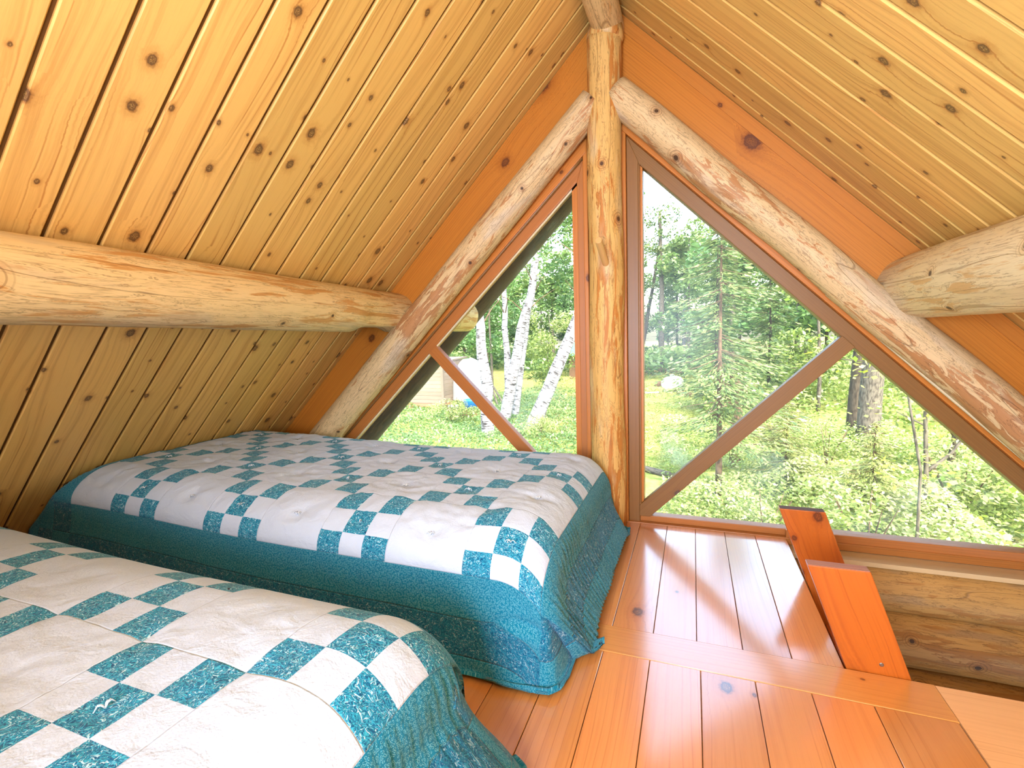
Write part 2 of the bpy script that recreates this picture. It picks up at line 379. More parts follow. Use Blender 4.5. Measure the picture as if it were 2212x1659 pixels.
# ------------------------------------------------------------------ room shell
XR, ZR = -.394, 2.616; SL, SR = .968, -1.010          # ridge line and the two roof slopes
D = 2.522                                              # inner face of the gable
def zl(x): return ZR + SL * (x - XR)
def zr(x): return ZR + SR * (x - XR)
YB, YE = -3.0, 3.8                                    # back gable, eave end outside
dL = Vector((-1, 0, -SL)).normalized(); nL = Vector((SL, 0, -1)).normalized()
dR = Vector((1, 0, SR)).normalized(); nR = Vector((SR, 0, -1)).normalized()
apex = Vector((XR, 0, ZR))
def ceiling(name, du, nn, first, pitch, L):
    mb = MB(); y = first
    while y > YB: y -= pitch
    while y < D + .12:
        plank(mb, apex + Vector((0, y + .0065, 0)) - nn * 0, du, (0, 1, 0), nn, L, pitch - .011, .02, .0035)
        y += pitch
    o = mb.build(name, M['ceil_l']); tag(o, kind='structure')
    b = MB(); p0 = apex - nn * .009
    # board backing seen at the bottom of the grooves, and the roof deck above it
    q = [p0 + Vector((0, YB - .1, 0)), p0 + Vector((0, YE, 0))]
    for (lo, hi, nm, mt) in ((.0, .10, 'roof_deck', M['groove']),):
        vs = []
        for k in (lo, hi):
            for s_ in (0, L + .5):
                for yy in (YB - .1, YE): vs.append(p0 + du * s_ + Vector((0, yy, 0)) - nn * k)
        fs = [[0, 1, 3, 2], [4, 6, 7, 5], [0, 4, 5, 1], [2, 3, 7, 6], [0, 2, 6, 4], [1, 5, 7, 3]]
        b.add(vs, fs, [[(0, 0), (1, 0), (1, 1), (0, 1)]] * 6)
        d = b.build(nm, mt, o); tag(d, kind='structure')
    return o
ceiling('ceiling_left', dL, nL, .688, .1377, 3.72)
ceiling('ceiling_right', dR, nR, 1.482, .1385, 3.64)

# floor: boards along the depth, a cross board, boards again; stair opening on the right
HX, HY0, HY1 = .312, 1.152, 1.845                      # opening x from, y from / to (crossboard far edge .. gable)
HY0 = 1.150; 
fm = MB()
z0 = 0.0
edges = [-.395 + .0 + .0995 * 0]
CB0, CB1 = 1.047, 1.150
CB0, CB1 = 1.424, 1.562
HX = .4225
xs = [.4225 - .1355 * k for k in range(0, 24)]
for k in range(23):
    x1, x0 = xs[k], xs[k + 1]
    plank(fm, (x0 + .001, CB1 + .001, 0), (0, 1, 0), (1, 0, 0), (0, 0, 1), D + .1 - CB1, .1355 - .002, .03, .0012)
xs2 = [.631 - .1 * 0, .453, .31, .171, .026, -.119, -.262, -.40]
while xs2[-1] > -2.6: xs2.append(xs2[-1] - .14)
for k in range(len(xs2) - 1):
    x1, x0 = xs2[k], xs2[k + 1]
    plank(fm, (x0 + .001, YB, 0), (0, 1, 0), (1, 0, 0), (0, 0, 1), CB0 - .002 - YB, x1 - x0 - .002, .03, .0012)
fo = fm.build('floor', M['floor']); tag(fo, kind='structure')
cb = MB()
plank(cb, (-2.6, CB0, .001), (1, 0, 0), (0, 1, 0), (0, 0, 1), .632 + 2.6, CB1 - CB0, .032, .0015, .7)
co_ = cb.build('floor_cross_board', M['cross'], fo)
cb = MB()
plank(cb, (.634, YB, .0), (1, 0, 0), (0, 1, 0), (0, 0, 1), 1.6, CB1 - YB, .032, .0015, .9)
M['landing'] = wood('landing_board', srgb(228, 168, 104), srgb(204, 136, 72), srgb(100, 60, 34), grain=.4, knots=.08, rough=.5, freq=60.)
cb.build('floor_landing_board', M['landing'], fo)
jm = MB()                                              # joist edge framing the opening
box(jm, HX - .04, HX - .001, CB1, D, -.2, -.032, 1); box(jm, HX, 2.2, CB1 - .045, CB1 - .002, -.2, -.034, 0)
jm.build('floor_joist', M['trim'], fo)

# gable wall below the window: round logs seen through the opening, with a sawn ledge on top
wf = empty('wall_front', (.4, 2.5, -2.2)); tag(wf, kind='structure')
def walllog(zc, r, x0, x1, yc, flat=None, seed=0):
    mb = MB(); n = 30
    cl = []
    if flat is not None: cl.append((Vector((0, 0, flat)), Vector((0, 0, 1)), (0, 99)))
    sweep(mb, lin((x0, yc, zc), (x1, yc, zc), n), [r] * n, 36, .04, seed, cl)
    mb.build('log_course', M['log_wall'], wf, smooth=True)
walllog(-.155, .125, HX + .005, 2.3, 2.515, -.047, 1)
walllog(-.385, .135, -3.2, 2.3, 2.512, None, 4)
walllog(-.645, .14, -3.2, 2.3, 2.512, None, 6)
for k in range(6): walllog(-.91 - .265 * k, .14, -3.2, 2.3, 2.51, None, 9 + k)
lg = MB(); box(lg, HX + .002, 2.3, 2.418, D + .1, -.052, -.032, 0, .5); lg.build('ledge', M['ledge'], wf)

# gable boards between rafter logs and roof
def gable_board(lo, hi, xa, xb, y0, y1, mat, ang, tone=.5):
    mb = MB(); poly = [(xa, lo(xa)), (xb, lo(xb)), (xb, hi(xb)), (xa, hi(xa))]
    prism(mb, poly, y0, y1, ang, tone); return mb
o = gable_board(lambda x: 2.53 + .958 * x, lambda x: zl(x) - .004, -3.0, XR - .02, 2.522, 2.60, None, math.atan(SL)).build('trim_1', M['fascia']); tag(o, kind='structure')
o = gable_board(lambda x: 1.80 - .998 * x, lambda x: zr(x) - .075, XR + .02, 2.3, 2.522, 2.60, None, math.atan(SR), .55).build('trim_2', M['fascia']); tag(o, kind='structure')
o = gable_board(lambda x: zr(x) - .079, lambda x: zr(x) - .004, XR + .02, 2.3, 2.518, 2.60, None, math.atan(SR), .15).build('trim_3', M['trim']); tag(o, kind='structure')

# windows -----------------------------------------------------------------
PY = math.pi
def frame_piece(name, poly, y0, y1, ang, mat, parent, bev=.003, tone=None):
    mb = MB(); prism(mb, poly, y0, y1, ang, tone); return mb.build(name, mat, parent, bevel=bev)
def window_right():
    w = empty('window_2', (.5, 2.55, 0)); tag(w, kind='structure')
    hg = lambda x: 1.5835 - 1.001 * x                  # glass edge along the rake
    ho = lambda x: 1.670 - 1.001 * x; h2 = lambda x: 1.722 - 1.0035 * x
    XE = 1.62
    frame_piece('stile', [(-.316, -.0), (-.259, -.0), (-.259, hg(-.259) + .012), (-.316, ho(-.316))], 2.532, 2.60, PY / 2, M['sash'], w)
    frame_piece('rake_rail', [(-.259, hg(-.259)), (XE, hg(XE)), (XE, ho(XE)), (-.316, ho(-.316))], 2.535, 2.60, -PY / 4, M['sash'], w)
    frame_piece('bottom_rail', [(-.259, .004), (1.75, .004), (1.75, .036), (-.259, .036)], 2.538, 2.60, 0, M['sash_l'], w)
    frame_piece('diagonal_brace', [(-.262, .092), (.627, .962), (.652, .936), (.677, .910), (-.208, .034), (-.262, .034)], 2.526, 2.575, PY / 4, M['sash'], w)
    frame_piece('glazing_bead', [(-.259, .036), (-.251, .036), (-.251, hg(-.251)), (-.259, hg(-.259))], 2.528, 2.56, PY / 2, M['sash'], w, .002)
    s = MB(); box(s, -.33, 2.2, 2.510, 2.60, -.03, .004, 0); box(s, HX, 2.2, 2.516, 2.545, -.03, .040, 0)
    s.build('sill', M['sash_l'], w, bevel=.003)
    # two panes either side of the brace
    b1 = lambda x: .092 + .978 * (x + .262) ; b2 = lambda x: .034 + .990 * (x + .208)
    frame_piece('pane', [(-.258, .10), (.629, hg(.629)), (-.258, hg(-.258))], 2.556, 2.560, 0, M['glass'], w, 0)
    frame_piece('pane', [(-.205, .034), (1.55, .034), (.676, hg(.676))], 2.556, 2.560, 0, M['glass'], w, 0)
    o = frame_piece('trim_4', [(-.341, -.0), (-.317, -.0), (-.317, ho(-.317)), (-.341, h2(-.341))], 2.512, 2.60, PY / 2, M['trim'], None); tag(o, kind='structure')
    o = frame_piece('trim_5', [(-.341, ho(-.341)), (XE + .1, ho(XE + .1)), (XE + .1, h2(XE + .1)), (-.341, h2(-.341))], 2.505, 2.60, -PY / 4, M['trim'], None); tag(o, kind='structure')
    return w
window_right()
def window_left():
    w = empty('window_1', (-1.2, 2.55, 0)); tag(w, kind='structure')
    hg = lambda x: 2.332 + .938 * x; hb = lambda x: 2.412 + .936 * x; ho = lambda x: 2.535 + .975 * x
    X0 = -2.52
    a = math.atan(.938)
    frame_piece('rake_rail', [(X0, hg(X0)), (-.570, hg(-.570)), (-.534, hb(-.534)), (X0, hb(X0))], 2.535, 2.60, a, M['sash_l'], w)
    frame_piece('stile', [(-.570, 0), (-.534, 0), (-.534, hb(-.534)), (-.570, hg(-.570))], 2.532, 2.60, PY / 2, M['sash_l'], w)
    frame_piece('bottom_rail', [(X0, .0), (-.57, .0), (-.57, .036), (X0, .036)], 2.538, 2.60, 0, M['sash_l'], w)
    frame_piece('diagonal_brace', [(-1.455, .967), (-.56, .052), (-.56, .034), (-.640, .034), (-1.503, .922)], 2.528, 2.575, -PY / 4, M['sash_l'], w)
    mb = MB(); n = 12
    sweep(mb, lin((X0, 2.528, hb(X0) + .004), (-.54, 2.528, hb(-.54) + .004), 40), [.010] * 40, 10, .25, 3)
    mb.build('rounded_bead', M['sash'], w, smooth=True)
    b1 = MB(); prism(b1, [(X0, hg(X0) - .012), (-.571, hg(-.571) - .012), (-.571, hg(-.571)), (X0, hg(X0))], 2.545, 2.556, a)
    b1.build('glazing_bead', M['bead'], w)
    frame_piece('pane', [(-.571, .07), (-.571, hg(-.571)), (-1.452, hg(-1.452))], 2.556, 2.560, 0, M['glass'], w, 0)
    frame_piece('pane', [(X0 + .05, .034), (-.63, .034), (-1.505, hg(-1.505))], 2.556, 2.560, 0, M['glass'], w, 0)
    o = frame_piece('trim_6', [(X0 - .2, hb(X0 - .2) + .004), (-.517, hb(-.517) + .004), (-.517, ho(-.517)), (X0 - .2, ho(X0 - .2))], 2.512, 2.60, a, M['trim'], None); tag(o, kind='structure')
    o = frame_piece('trim_7', [(-.534, 0), (-.512, 0), (-.512, ho(-.512)), (-.534, hb(-.534))], 2.515, 2.60, PY / 2, M['trim'], None); tag(o, kind='structure')
    return w
window_left()
s = MB(); box(s, -.60, -.24, 2.545, 2.62, 0, 2.25, 2); o = s.build('wall_gable_center', M['trim']); tag(o, kind='structure')
s = MB(); box(s, -3.2, HX, 2.53, 2.62, -.5, 0.0, 0); o = s.build('wall_gable_base', M['trim']); tag(o, kind='structure')

# back and lower walls (out of the frame; they close the room)
s = MB(); prism(s, [(-3.2, -.05), (2.3, -.05), (XR, ZR + .05)], YB - .1, YB, 0); o = s.build('wall_back', M['log_wall']); tag(o, kind='structure')
s = MB(); box(s, -3.3, -3.1, YB, 2.5, -2.3, .0, 1); o = s.build('wall_left', M['log_wall']); tag(o, kind='structure')
s = MB(); box(s, 2.2, 2.4, YB, 2.5, -2.3, .02, 1); o = s.build('wall_right', M['log_wall']); tag(o, kind='structure')
s = MB(); box(s, -3.3, 2.4, YB - .2, YB, -2.3, -.03, 0); o = s.build('wall_rear', M['log_wall']); tag(o, kind='structure')
s = MB(); box(s, -3.3, 2.4, YB, 2.5, -2.35, -2.28, 0); o = s.build('floor_lower', M['floor']); tag(o, kind='structure')
s = MB(); box(s, -3.02, -2.72, CB1 - 2.2, 2.5, .0, .045, 1); o = s.build('baseboard_left', M['trim']); tag(o, kind='structure')

# ------------------------------------------------------------------ logs
# centre post
t = empty('log_post', (-.413, 2.46, 0)); tag(t, 'upright peeled log post with an orange streaked face between the two gable windows', 'post')
mb = MB(); n = 60
sweep(mb, [(-.412 + .004 * math.sin(i * .25), 2.46, 2.43 * i / (n - 1)) for i in range(n)], [.0885 - .006 * i / n for i in range(n)], 40, .035, 2.)
mb.build('shaft', M['log_post'], t, smooth=True)
mb = MB(); sweep(mb, [(-.405, 2.46, 2.405), (-.403, 2.46, 2.42), (-.40, 2.46, 2.47)], [.084, .089, .08], 40, .02, 5.); mb.build('scribed_cap', M['log_post'], t, smooth=True)
mb = MB(); pb = Vector((-.400, 2.385, 1.345)); pt = Vector((-.400, 2.195, 1.425))
sweep(mb, lin(pb, pt, 6) + [tuple(pt + (pt - pb).normalized() * .003)], [.0165] * 6 + [.0135], 20)
mb.build('peg', M['peg'], t, smooth=False)['label'] = 'pale round wooden peg'

def log_thing(name, label, cat, path, radii, mat, seed, clamps=(), wob=.04, nseg=40):
    mb = MB(); sweep(mb, path, radii, nseg, wob, seed, clamps)
    o = mb.build(name, mat, smooth=True); tag(o, label, cat); return o
# rafters against the gable
n = 70
def rl(x): return .5 * ((2.575 + .958 * x + .05) + (2.541 + .985 * x))
p = []; rr = []
for i in range(n):
    x = -2.64 + (-.46 + 2.64) * i / (n - 1)
    p.append((x, 2.455, 2.5825 + .9655 * x)); rr.append(.098 - .022 * i / (n - 1))
log_thing('log_rafter', 'peeled log rafter rising up to the post along the left window', 'rafter', p, rr, M['log_raf'], 3., wob=.05)
p = []; rr = []
for i in range(n):
    x = -.355 + (1.66 + .355) * i / (n - 1)
    p.append((x, 2.455, 1.802 - .998 * x + .006 * math.sin(i * .3))); rr.append(.079 + .005 * i / (n - 1))
rrt = log_thing('log_rafter', 'peeled log rafter sloping down from the post along the right window', 'rafter', p, rr, M['log_raf'], 8., wob=.045)
mb = MB(); sweep(mb, lin((.55, 2.47, 1.152 - .003), (1.9, 2.47, -.215 + .012), 30), [.0105] * 30, 10, .1, 2.)
mb.build('pale_edge_strip', M['bead'], rrt, smooth=True)['label'] = 'pale edge strip under the rafter'
# purlins
def purlin(x, z, r0_, r1_, name, label, seed, clamp, hew, YO=3.42):
    n = 90; p = []; rr = []
    for i in range(n):
        f = i / (n - 1); y = -1.2 + (YO + 1.2) * f
        p.append((x + .012 * math.sin(y * 1.7 + seed), y, z + .012 * math.sin(y * 1.3 + seed))); rr.append(r0_ + (r1_ - r0_) * f)
    o = log_thing(name, label, 'purlin', p, rr, M['log'] if x < 0 else M['log_pale'], seed, clamp, .035, 48)
    return o
cl = Vector((.62, 0, -.78)).normalized()
pl = purlin(-1.694, 1.186, .128, .116, 'log_purlin', 'thick peeled log purlin running under the left roof slope above the far bed', 1.2,
       [(Vector((-1.694, 0, 1.186)) + Vector((.96, 0, -.28)).normalized() * .092, Vector((.96, 0, -.28)).normalized(), (3.32, 3.62)), (Vector((-1.694, 0, 1.086)), Vector((0, 0, -1)), (3.32, 3.62))], None)
cr = Vector((-.62, 0, -.78)).normalized()
pr_ = purlin(.872, 1.150, .136, .134, 'log_purlin', 'thick pale log purlin under the right roof slope at the picture edge', 5.1,
       [(Vector((.872, 0, 1.15)) + cr * .112, cr, (0, 3.25)), (Vector((.872, 0, 1.15)) + Vector((-.25, 0, -.97)).normalized() * .119, Vector((-.25, 0, -.97)).normalized(), (0, 9)), (Vector((.872, 0, 1.15)) + Vector((-.9, 0, -.43)).normalized() * .118, Vector((-.9, 0, -.43)).normalized(), (3.3, 3.66))], None)
n = 40
log_thing('ridge_log', 'peeled ridge log under the roof peak above the centre post', 'ridge log', [(XR, -1.5 + 4.6 * i / (n - 1), 2.488) for i in range(n)], [.074] * n, M['log'], 7.)
# rafters outside the glass under the eave
n = 40
log_thing('eave_log', 'dark weathered log rafter seen outside through the left window', 'rafter', [(-3.3 + (3.3 - .45) * i / (n - 1), 3.62, 2.945 + .978 * (-3.3 + (3.3 - .45) * i / (n - 1)) ) for i in range(n)], [.117] * n, M['log_out'], 4.)
log_thing('eave_log', 'weathered log rafter outside under the right eave', 'rafter', [(-.36 + 2.9 * i / (n - 1), 3.10, 1.93 - 1.0 * (-.36 + 2.9 * i / (n - 1)) + .07) for i in range(n)], [.09] * n, M['log_out'], 6.)

# ------------------------------------------------------------------ ladder
lad = empty('loft_ladder', (.5, 1.85, -2.2)); tag(lad, 'steep orange wooden loft ladder whose two board rails rise through the floor opening', 'ladder')
def railb(y0, y1, zt, dxt):
    slope = -.35; xz0 = .4265
    L = lambda z: xz0 + slope * z
    mb = MB(); poly = [(L(-2.15), -2.15), (L(-2.15) + .157, -2.15), (L(zt) + .157, zt), (L(zt), zt)]
    prism(mb, poly, y0, y1, math.atan2(1, slope), .5); return mb, L
mb, L = railb(1.566, 1.604, .302, 0)
r1 = mb.build('rail', M['rail'], lad, bevel=.0025)
mb = MB(); prism(mb, [(L(.302) + .002, .3021), (L(.302) + .155, .3021), (L(.302) + .155, .3035), (L(.302) + .002, .3035)], 1.568, 1.602, 0); mb.build('rail_end', M['endgrain'], r1)['label'] = 'sawn rosy end grain of the rail'
mb = MB(); sweep(mb, lin((.512, 1.5675, .03), (.512, 1.5640, .03), 3), [.006, .006, .004], 14); mb.build('screw', plain('screw_steel', srgb(150, 146, 140), .35, .5, .1, 40., .9), r1)
mb, L = railb(2.085, 2.123, .290, 0)
r2 = mb.build('rail', M['rail'], lad, bevel=.0025)
mb = MB(); prism(mb, [(L(.29) + .002, .2901), (L(.29) + .155, .2901), (L(.29) + .155, .2915), (L(.29) + .002, .2915)], 2.087, 2.121, 0); mb.build('rail_end', M['endgrain_dark'], r2)['label'] = 'dark end grain of the rail'
for k in range(8):
    zz = -.16 - .25 * k; mb = MB(); x = .4265 - .35 * zz
    box(mb, x + .01, x + .147, 1.606, 2.083, zz - .035, zz, 1); mb.build('tread', M['rail'], lad, bevel=.003)

# ------------------------------------------------------------------ beds and quilts
QA, QW = QNA * QB, QNB * QB; DROP = W1 + W2 + W3
def sst(x, a, b):
    t = max(0., min(1., (x - a) / (b - a))); return t * t * (3 - 2 * t)
def nz(x, y, z, s): return mnoise.noise((x * s, y * s, z * s))
def quilt(name, label, yF, ysign, xR, zt, slopeL, seed, fold, nmax=None):
    """patchwork cloth laid over a mattress: a runs from the right end to the left, b from the outer long edge inwards"""
    ay, az = .22, .14; quarter = .288
    ax, azx = .16, .16; qx = .251; offx = .08
    XL = -2.585; QWE = QW - .12
    offb = 0. if fold else .13
    def prof_b(b):                                     # (distance inwards, drop)
        b += offb
        if b < 0:
            return (-.045 * sst(-b, 0, .3) + .0, az - b * .985)
        if b < quarter:
            th = b / quarter * math.pi / 2; return (ay * (1 - math.cos(th)), az * (1 - math.sin(th)))
        yi = ay + b - quarter
        be = QWE + .02 - b                              # far side falls off again
        if be > .26: return (yi, 0.)
        if be > 0:
            th = be / .26 * math.pi / 2; full = ay + QWE + .02 - .26 - quarter
            return (full + .19 * math.cos(th), az * (1 - math.sin(th)))
        return (ay + QWE + .02 - .26 - quarter + .19, az - be)
    def prof_a(a):                                     # (x, drop)
        q = a + offx
        if q < 0:
            return (xR + (.12 if fold else .175) * sst(-q, 0, .36 if fold else .25), azx - q * .96)
        if q < qx:
            th = q / qx * math.pi / 2; return (xR - ax * (1 - math.cos(th)), azx * (1 - math.sin(th)))
        x = xR - ax - (q - qx)
        return (x, 0.)
    ties = [((i + .5) * QB, (j + .5) * QB) for i in range(QNA) for j in range(QNB)]
    step = QP / 8
    aa = [k * step for k in range(-int(DROP / step), int(QA / step) + int(DROP / step) + 1)]
    bb = [k * step for k in range(-int(DROP / step), int(QW / step) + int(.16 / step) + 1)]
    aa = [-DROP] + aa; bb = [-DROP] + bb
    def pos(a, b, flat=False):
        x, da = prof_a(a); yi, db = prof_b(b)
        z = zt - da - db + .032 * sst(-x, 1.3, 2.6) * (1 if slopeL else 0)
        f = 0.
        if b < .3 and a > -.09:                        # front drop hangs in soft folds lower down
            k = sst(-b, .02, .3)
            dc = b + .055 + .42 * a
            if fold: yi += .013 * math.exp(-(dc / .011) ** 2) * sst(.30 - a, 0, .2) - .010 * math.exp(-((dc + .03) / .022) ** 2) * sst(.30 - a, 0, .2)
            yi -= .014 * k * nz(a, 0, seed, 3.1) + .006 * k * nz(a, b, seed + 3, 9.) 
        if a < .0:
            ro = -a; f = ro / DROP
            if fold:
                yi += .24 * f * math.exp(-max(b, 0) / .34); x += (.016 * f + .044 * math.sin(min(1., f * .92) * math.pi)) * math.exp(-(max(b, 0) / .13) ** 2)
                x += .012 * f * nz(0, b, seed, 4.)
            x += .0042 * sst(-a, -.06, .06) * math.sin(b * 2 * math.pi / .030 + 2.2 * nz(0, b, a + seed, 6.)) * (.9 + .6 * nz(b, a, 0, 9.))
        return x, yi, z
    def corner(a, b):
        ar, bf = -a, -b; ro = min(DROP * 1.08, max(ar, bf) * .55 + .45 * math.hypot(ar, bf)); f = ro / DROP
        phi = math.atan2(ar, bf) / (math.pi / 2)
        Fx, Fy, Fz = pos(0., -ro); Rx, Ry, Rz = pos(-ro, 0.)
        if not fold:
            # plain rounded corner: swing from the front face to the end face
            ang = phi * math.pi / 2; x0, y0, zz = pos(0, 0)
            cx, cy = x0 - .05, y0 + .05
            rF, rR = cy - Fy, Rx - cx
            r = rF * (1 - phi) + rR * phi + .02 * f * math.sin(phi * math.pi)
            return cx + math.sin(ang) * r, cy - math.cos(ang) * r, Fz * (1 - phi) + Rz * phi
        # front cloth turns the corner low down, tucks in behind the end drop, then comes out again as a rolled flap edge
        dx = max(.004, Rx - Fx); xi = Fx + .52 * dx
        pts = [(Fx, Fy), (Fx + .26 * dx, Fy + .03 * dx), (Fx + .44 * dx, Fy + .22 * dx), (xi, Fy + .6 * dx), (xi, Fy + .02 + .24 * f), (xi + .05 * dx, Fy + .03 + .38 * f), (xi + .08 * dx, Fy + .02 + .30 * f), (xi + .10 * dx, Ry - .004), (Rx - .34 * dx, Ry - .050 * f - .002), (Rx, Ry)]
        zo = [0, 0, .004, .02, .05, .06, .04, -.01, -.02, 0]
        if f < .1:
            k = sst(f, .0, .1)
            pts = [(p[0] * k + (Fx + (Rx - Fx) * i / 9) * (1 - k), p[1] * k + (Fy + (Ry - Fy) * i / 9) * (1 - k)) for i, p in enumerate(pts)]
        g = phi * 9; i = min(8, int(g)); u = g - i
        x = pts[i][0] * (1 - u) + pts[i + 1][0] * u; y = pts[i][1] * (1 - u) + pts[i + 1][1] * u
        z = Fz * (1 - phi) + Rz * phi + f * (zo[i] * (1 - u) + zo[i + 1] * u)
        return x, y, z
    vs = []; na, nb = len(aa), len(bb)
    for a in aa:
        for b in bb:
            if a < 0 and b < 0:
                x, yi, z = corner(a, b)
            else:
                x, yi, z = pos(a, b)
            # puckers around the ties, batting puffs, crumples
            if a > -.02 and b > -.02:
                ti, tj = math.floor(a / QB), math.floor(b / QB)
                d2 = (a - (ti + .5) * QB) ** 2 + (b - (tj + .5) * QB) ** 2
                d4 = (a / QB - round(a / QB)) ** 2 + (b / QB - round(b / QB)) ** 2
                k = sst(b, 0, .2) * sst(a, -.02, .16)
                r = math.sqrt(d2); ang = math.atan2(b - (tj + .5) * QB, a - (ti + .5) * QB)
                rad = abs(mnoise.noise((math.cos(ang) * 2.2 + ti * 7.3, math.sin(ang) * 2.2 + tj * 5.1, seed + r * 3)))
                plainb = (ti + tj) % 2 != 0
                amp = (1.0 if plainb else .45) * fold_amp
                z += k * (-.010 * math.exp(-d2 / .0012) * amp - .006 * math.exp(-d4 / .012) + .010 * amp * (rad - .2) * math.exp(-r / .085) + .004 * nz(a, b, seed, 5.) + .0030 * amp * (1 - 2 * abs(nz(a * 1.2, b * 2.2, seed, 11.))))
                z += .012 * k * nz(a, b, seed + 9, 1.3)
            z = max(z, .012 + .01 * (nz(a, b, seed, 4.) + 1))
            if slopeL:
                lim = zl(x) - .014
                z = min(z, lim)
            y = yF + ysign * yi
            vs.append((x, y, z))
    mb = MB(); fs = []; us = []
    idx = lambda i, j: i * nb + j
    for i in range(na - 1):
        for j in range(nb - 1):
            q = [idx(i, j), idx(i, j + 1), idx(i + 1, j + 1), idx(i + 1, j)]
            uvq = [(aa[i], bb[j]), (aa[i], bb[j + 1]), (aa[i + 1], bb[j + 1]), (aa[i + 1], bb[j])]
            if ysign < 0: q = q[::-1]; uvq = uvq[::-1]
            fs.append(q); us.append(uvq)
    mb.add(vs, fs, us)
    o = mb.build(name, M['quilt'], None, smooth=True)
    m = o.modifiers.new('Solidify', 'SOLIDIFY'); m.thickness = .010; m.offset = -1 if True else 1
    tag(o, label, 'quilt', 'patchwork quilts on the two beds')
    # yarn ties
    def at(a, b):
        i = min(range(na), key=lambda k: abs(aa[k] - a)); j = min(range(nb), key=lambda k: abs(bb[k] - b)); return V3(vs[idx(i, j)])
    for (i, j) in [(i, j) for i in range(QNA) for j in range(QNB)]:
        if (i + j) % 2: pa, pb = (i + .5) * QB, (j + .5) * QB
        else: pa, pb = (i + .5) * QB, (j + .5) * QB
        if ((i + j) % 2 and random.random() < .45) or (ysign < 0 and j == 0): continue
        p = at(pa, pb); tb = MB()
        for s_ in range(5):
            an = random.uniform(0, 6.28); ln_ = random.uniform(.008, .018)
            q = [p + Vector((math.cos(an) * ln_ * f_, math.sin(an) * ln_ * f_, .004 + .012 * math.sin(f_ * 2.6) - .006 * f_)) for f_ in (0, .33, .66, 1.)]
            sweep(tb, q, [.0012, .0012, .0011, .0008], 6)
        tb.build('yarn_tie', M['yarn'], o, smooth=True)
    return o
fold_amp = 1.7
quilt('quilt', 'rumpled teal and white patchwork quilt on the far bed beneath the windows', 1.215, 1, -.380, .437, True, 3.3, True)
fold_amp = .75
quilt('quilt', 'smooth teal and white patchwork quilt on the near bed, cut off by the picture edge', .895, -1, -.462, .437, True, 8.7, False)

def bed(label, y0, y1, xr):
    b = empty('bed', (-1.4, (y0 + y1) / 2, 0)); tag(b, label, 'bed', 'twin beds in the loft')
    m = MB(); box(m, -2.30, xr + .02, y0 + .01, y1 - .01, .0, .028, 0); m.build('frame', M['trim'], b, bevel=.004)
    m = MB(); box(m, -2.30, xr, y0, y1, .03, .17, 0); m.build('box_spring', M['dark'], b, bevel=.02)
    m = MB(); box(m, -2.30, xr, y0, y1, .172, .36, 0); m.build('mattress', M['dark'], b, bevel=.05, segs=4)
bed('twin bed along the window wall, its mattress hidden by the quilt', 1.33, 2.33, -.50)
bed('twin bed nearest the viewer, its mattress hidden by the quilt', -.24, .72, -.62)
m = MB(); sweep(m, lin((-.995, .737, .447), (-.989, .735, .449), 4), [.0012, .0024, .0022, .0012], 8); o = m.build('speck', M['speck'], smooth=True); tag(o, 'tiny black speck lying on the white cloth of the near quilt', 'speck')


# ------------------------------------------------------------------ outdoors
GZ = -2.3
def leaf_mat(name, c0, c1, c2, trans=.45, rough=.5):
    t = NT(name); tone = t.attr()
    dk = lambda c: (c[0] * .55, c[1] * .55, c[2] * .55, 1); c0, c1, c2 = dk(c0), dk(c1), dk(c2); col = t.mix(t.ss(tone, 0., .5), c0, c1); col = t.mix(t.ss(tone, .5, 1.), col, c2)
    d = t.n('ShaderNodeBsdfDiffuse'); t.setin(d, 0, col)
    tr = t.n('ShaderNodeBsdfTranslucent'); t.setin(tr, 0, col)
    g = t.n('ShaderNodeBsdfGlossy'); t.setin(g, 'Roughness', .45)
    m = t.n('ShaderNodeMixShader'); t.setin(m, 0, trans); t.t.links.new(d.outputs[0], m.inputs[1]); t.t.links.new(tr.outputs[0], m.inputs[2])
    m2 = t.n('ShaderNodeMixShader'); t.setin(m2, 0, .06); t.t.links.new(m.outputs[0], m2.inputs[1]); t.t.links.new(g.outputs[0], m2.inputs[2])
    t.t.links.new(m2.outputs[0], t.out.inputs[0]); return t.m
M['lf_tree'] = leaf_mat('leaf_green', srgb(70, 108, 52), srgb(124, 164, 82), srgb(186, 208, 122))
M['lf_birch'] = leaf_mat('leaf_birch', srgb(84, 128, 62), srgb(128, 176, 92), srgb(184, 212, 130))
M['lf_spruce'] = leaf_mat('needle_green', srgb(88, 118, 64), srgb(136, 164, 88), srgb(186, 202, 124), .3)
M['lf_young'] = leaf_mat('needle_yellow', srgb(120, 136, 62), srgb(166, 176, 92), srgb(206, 208, 134), .35)
M['lf_bush'] = leaf_mat('leaf_bush', srgb(92, 124, 52), srgb(164, 190, 84), srgb(224, 228, 156))
M['lf_maple'] = leaf_mat('leaf_maple', srgb(150, 190, 70), srgb(206, 218, 76), srgb(228, 232, 150), .5)
M['grass'] = leaf_mat('grass_blade', srgb(132, 156, 66), srgb(182, 192, 92), srgb(226, 216, 140), .35)

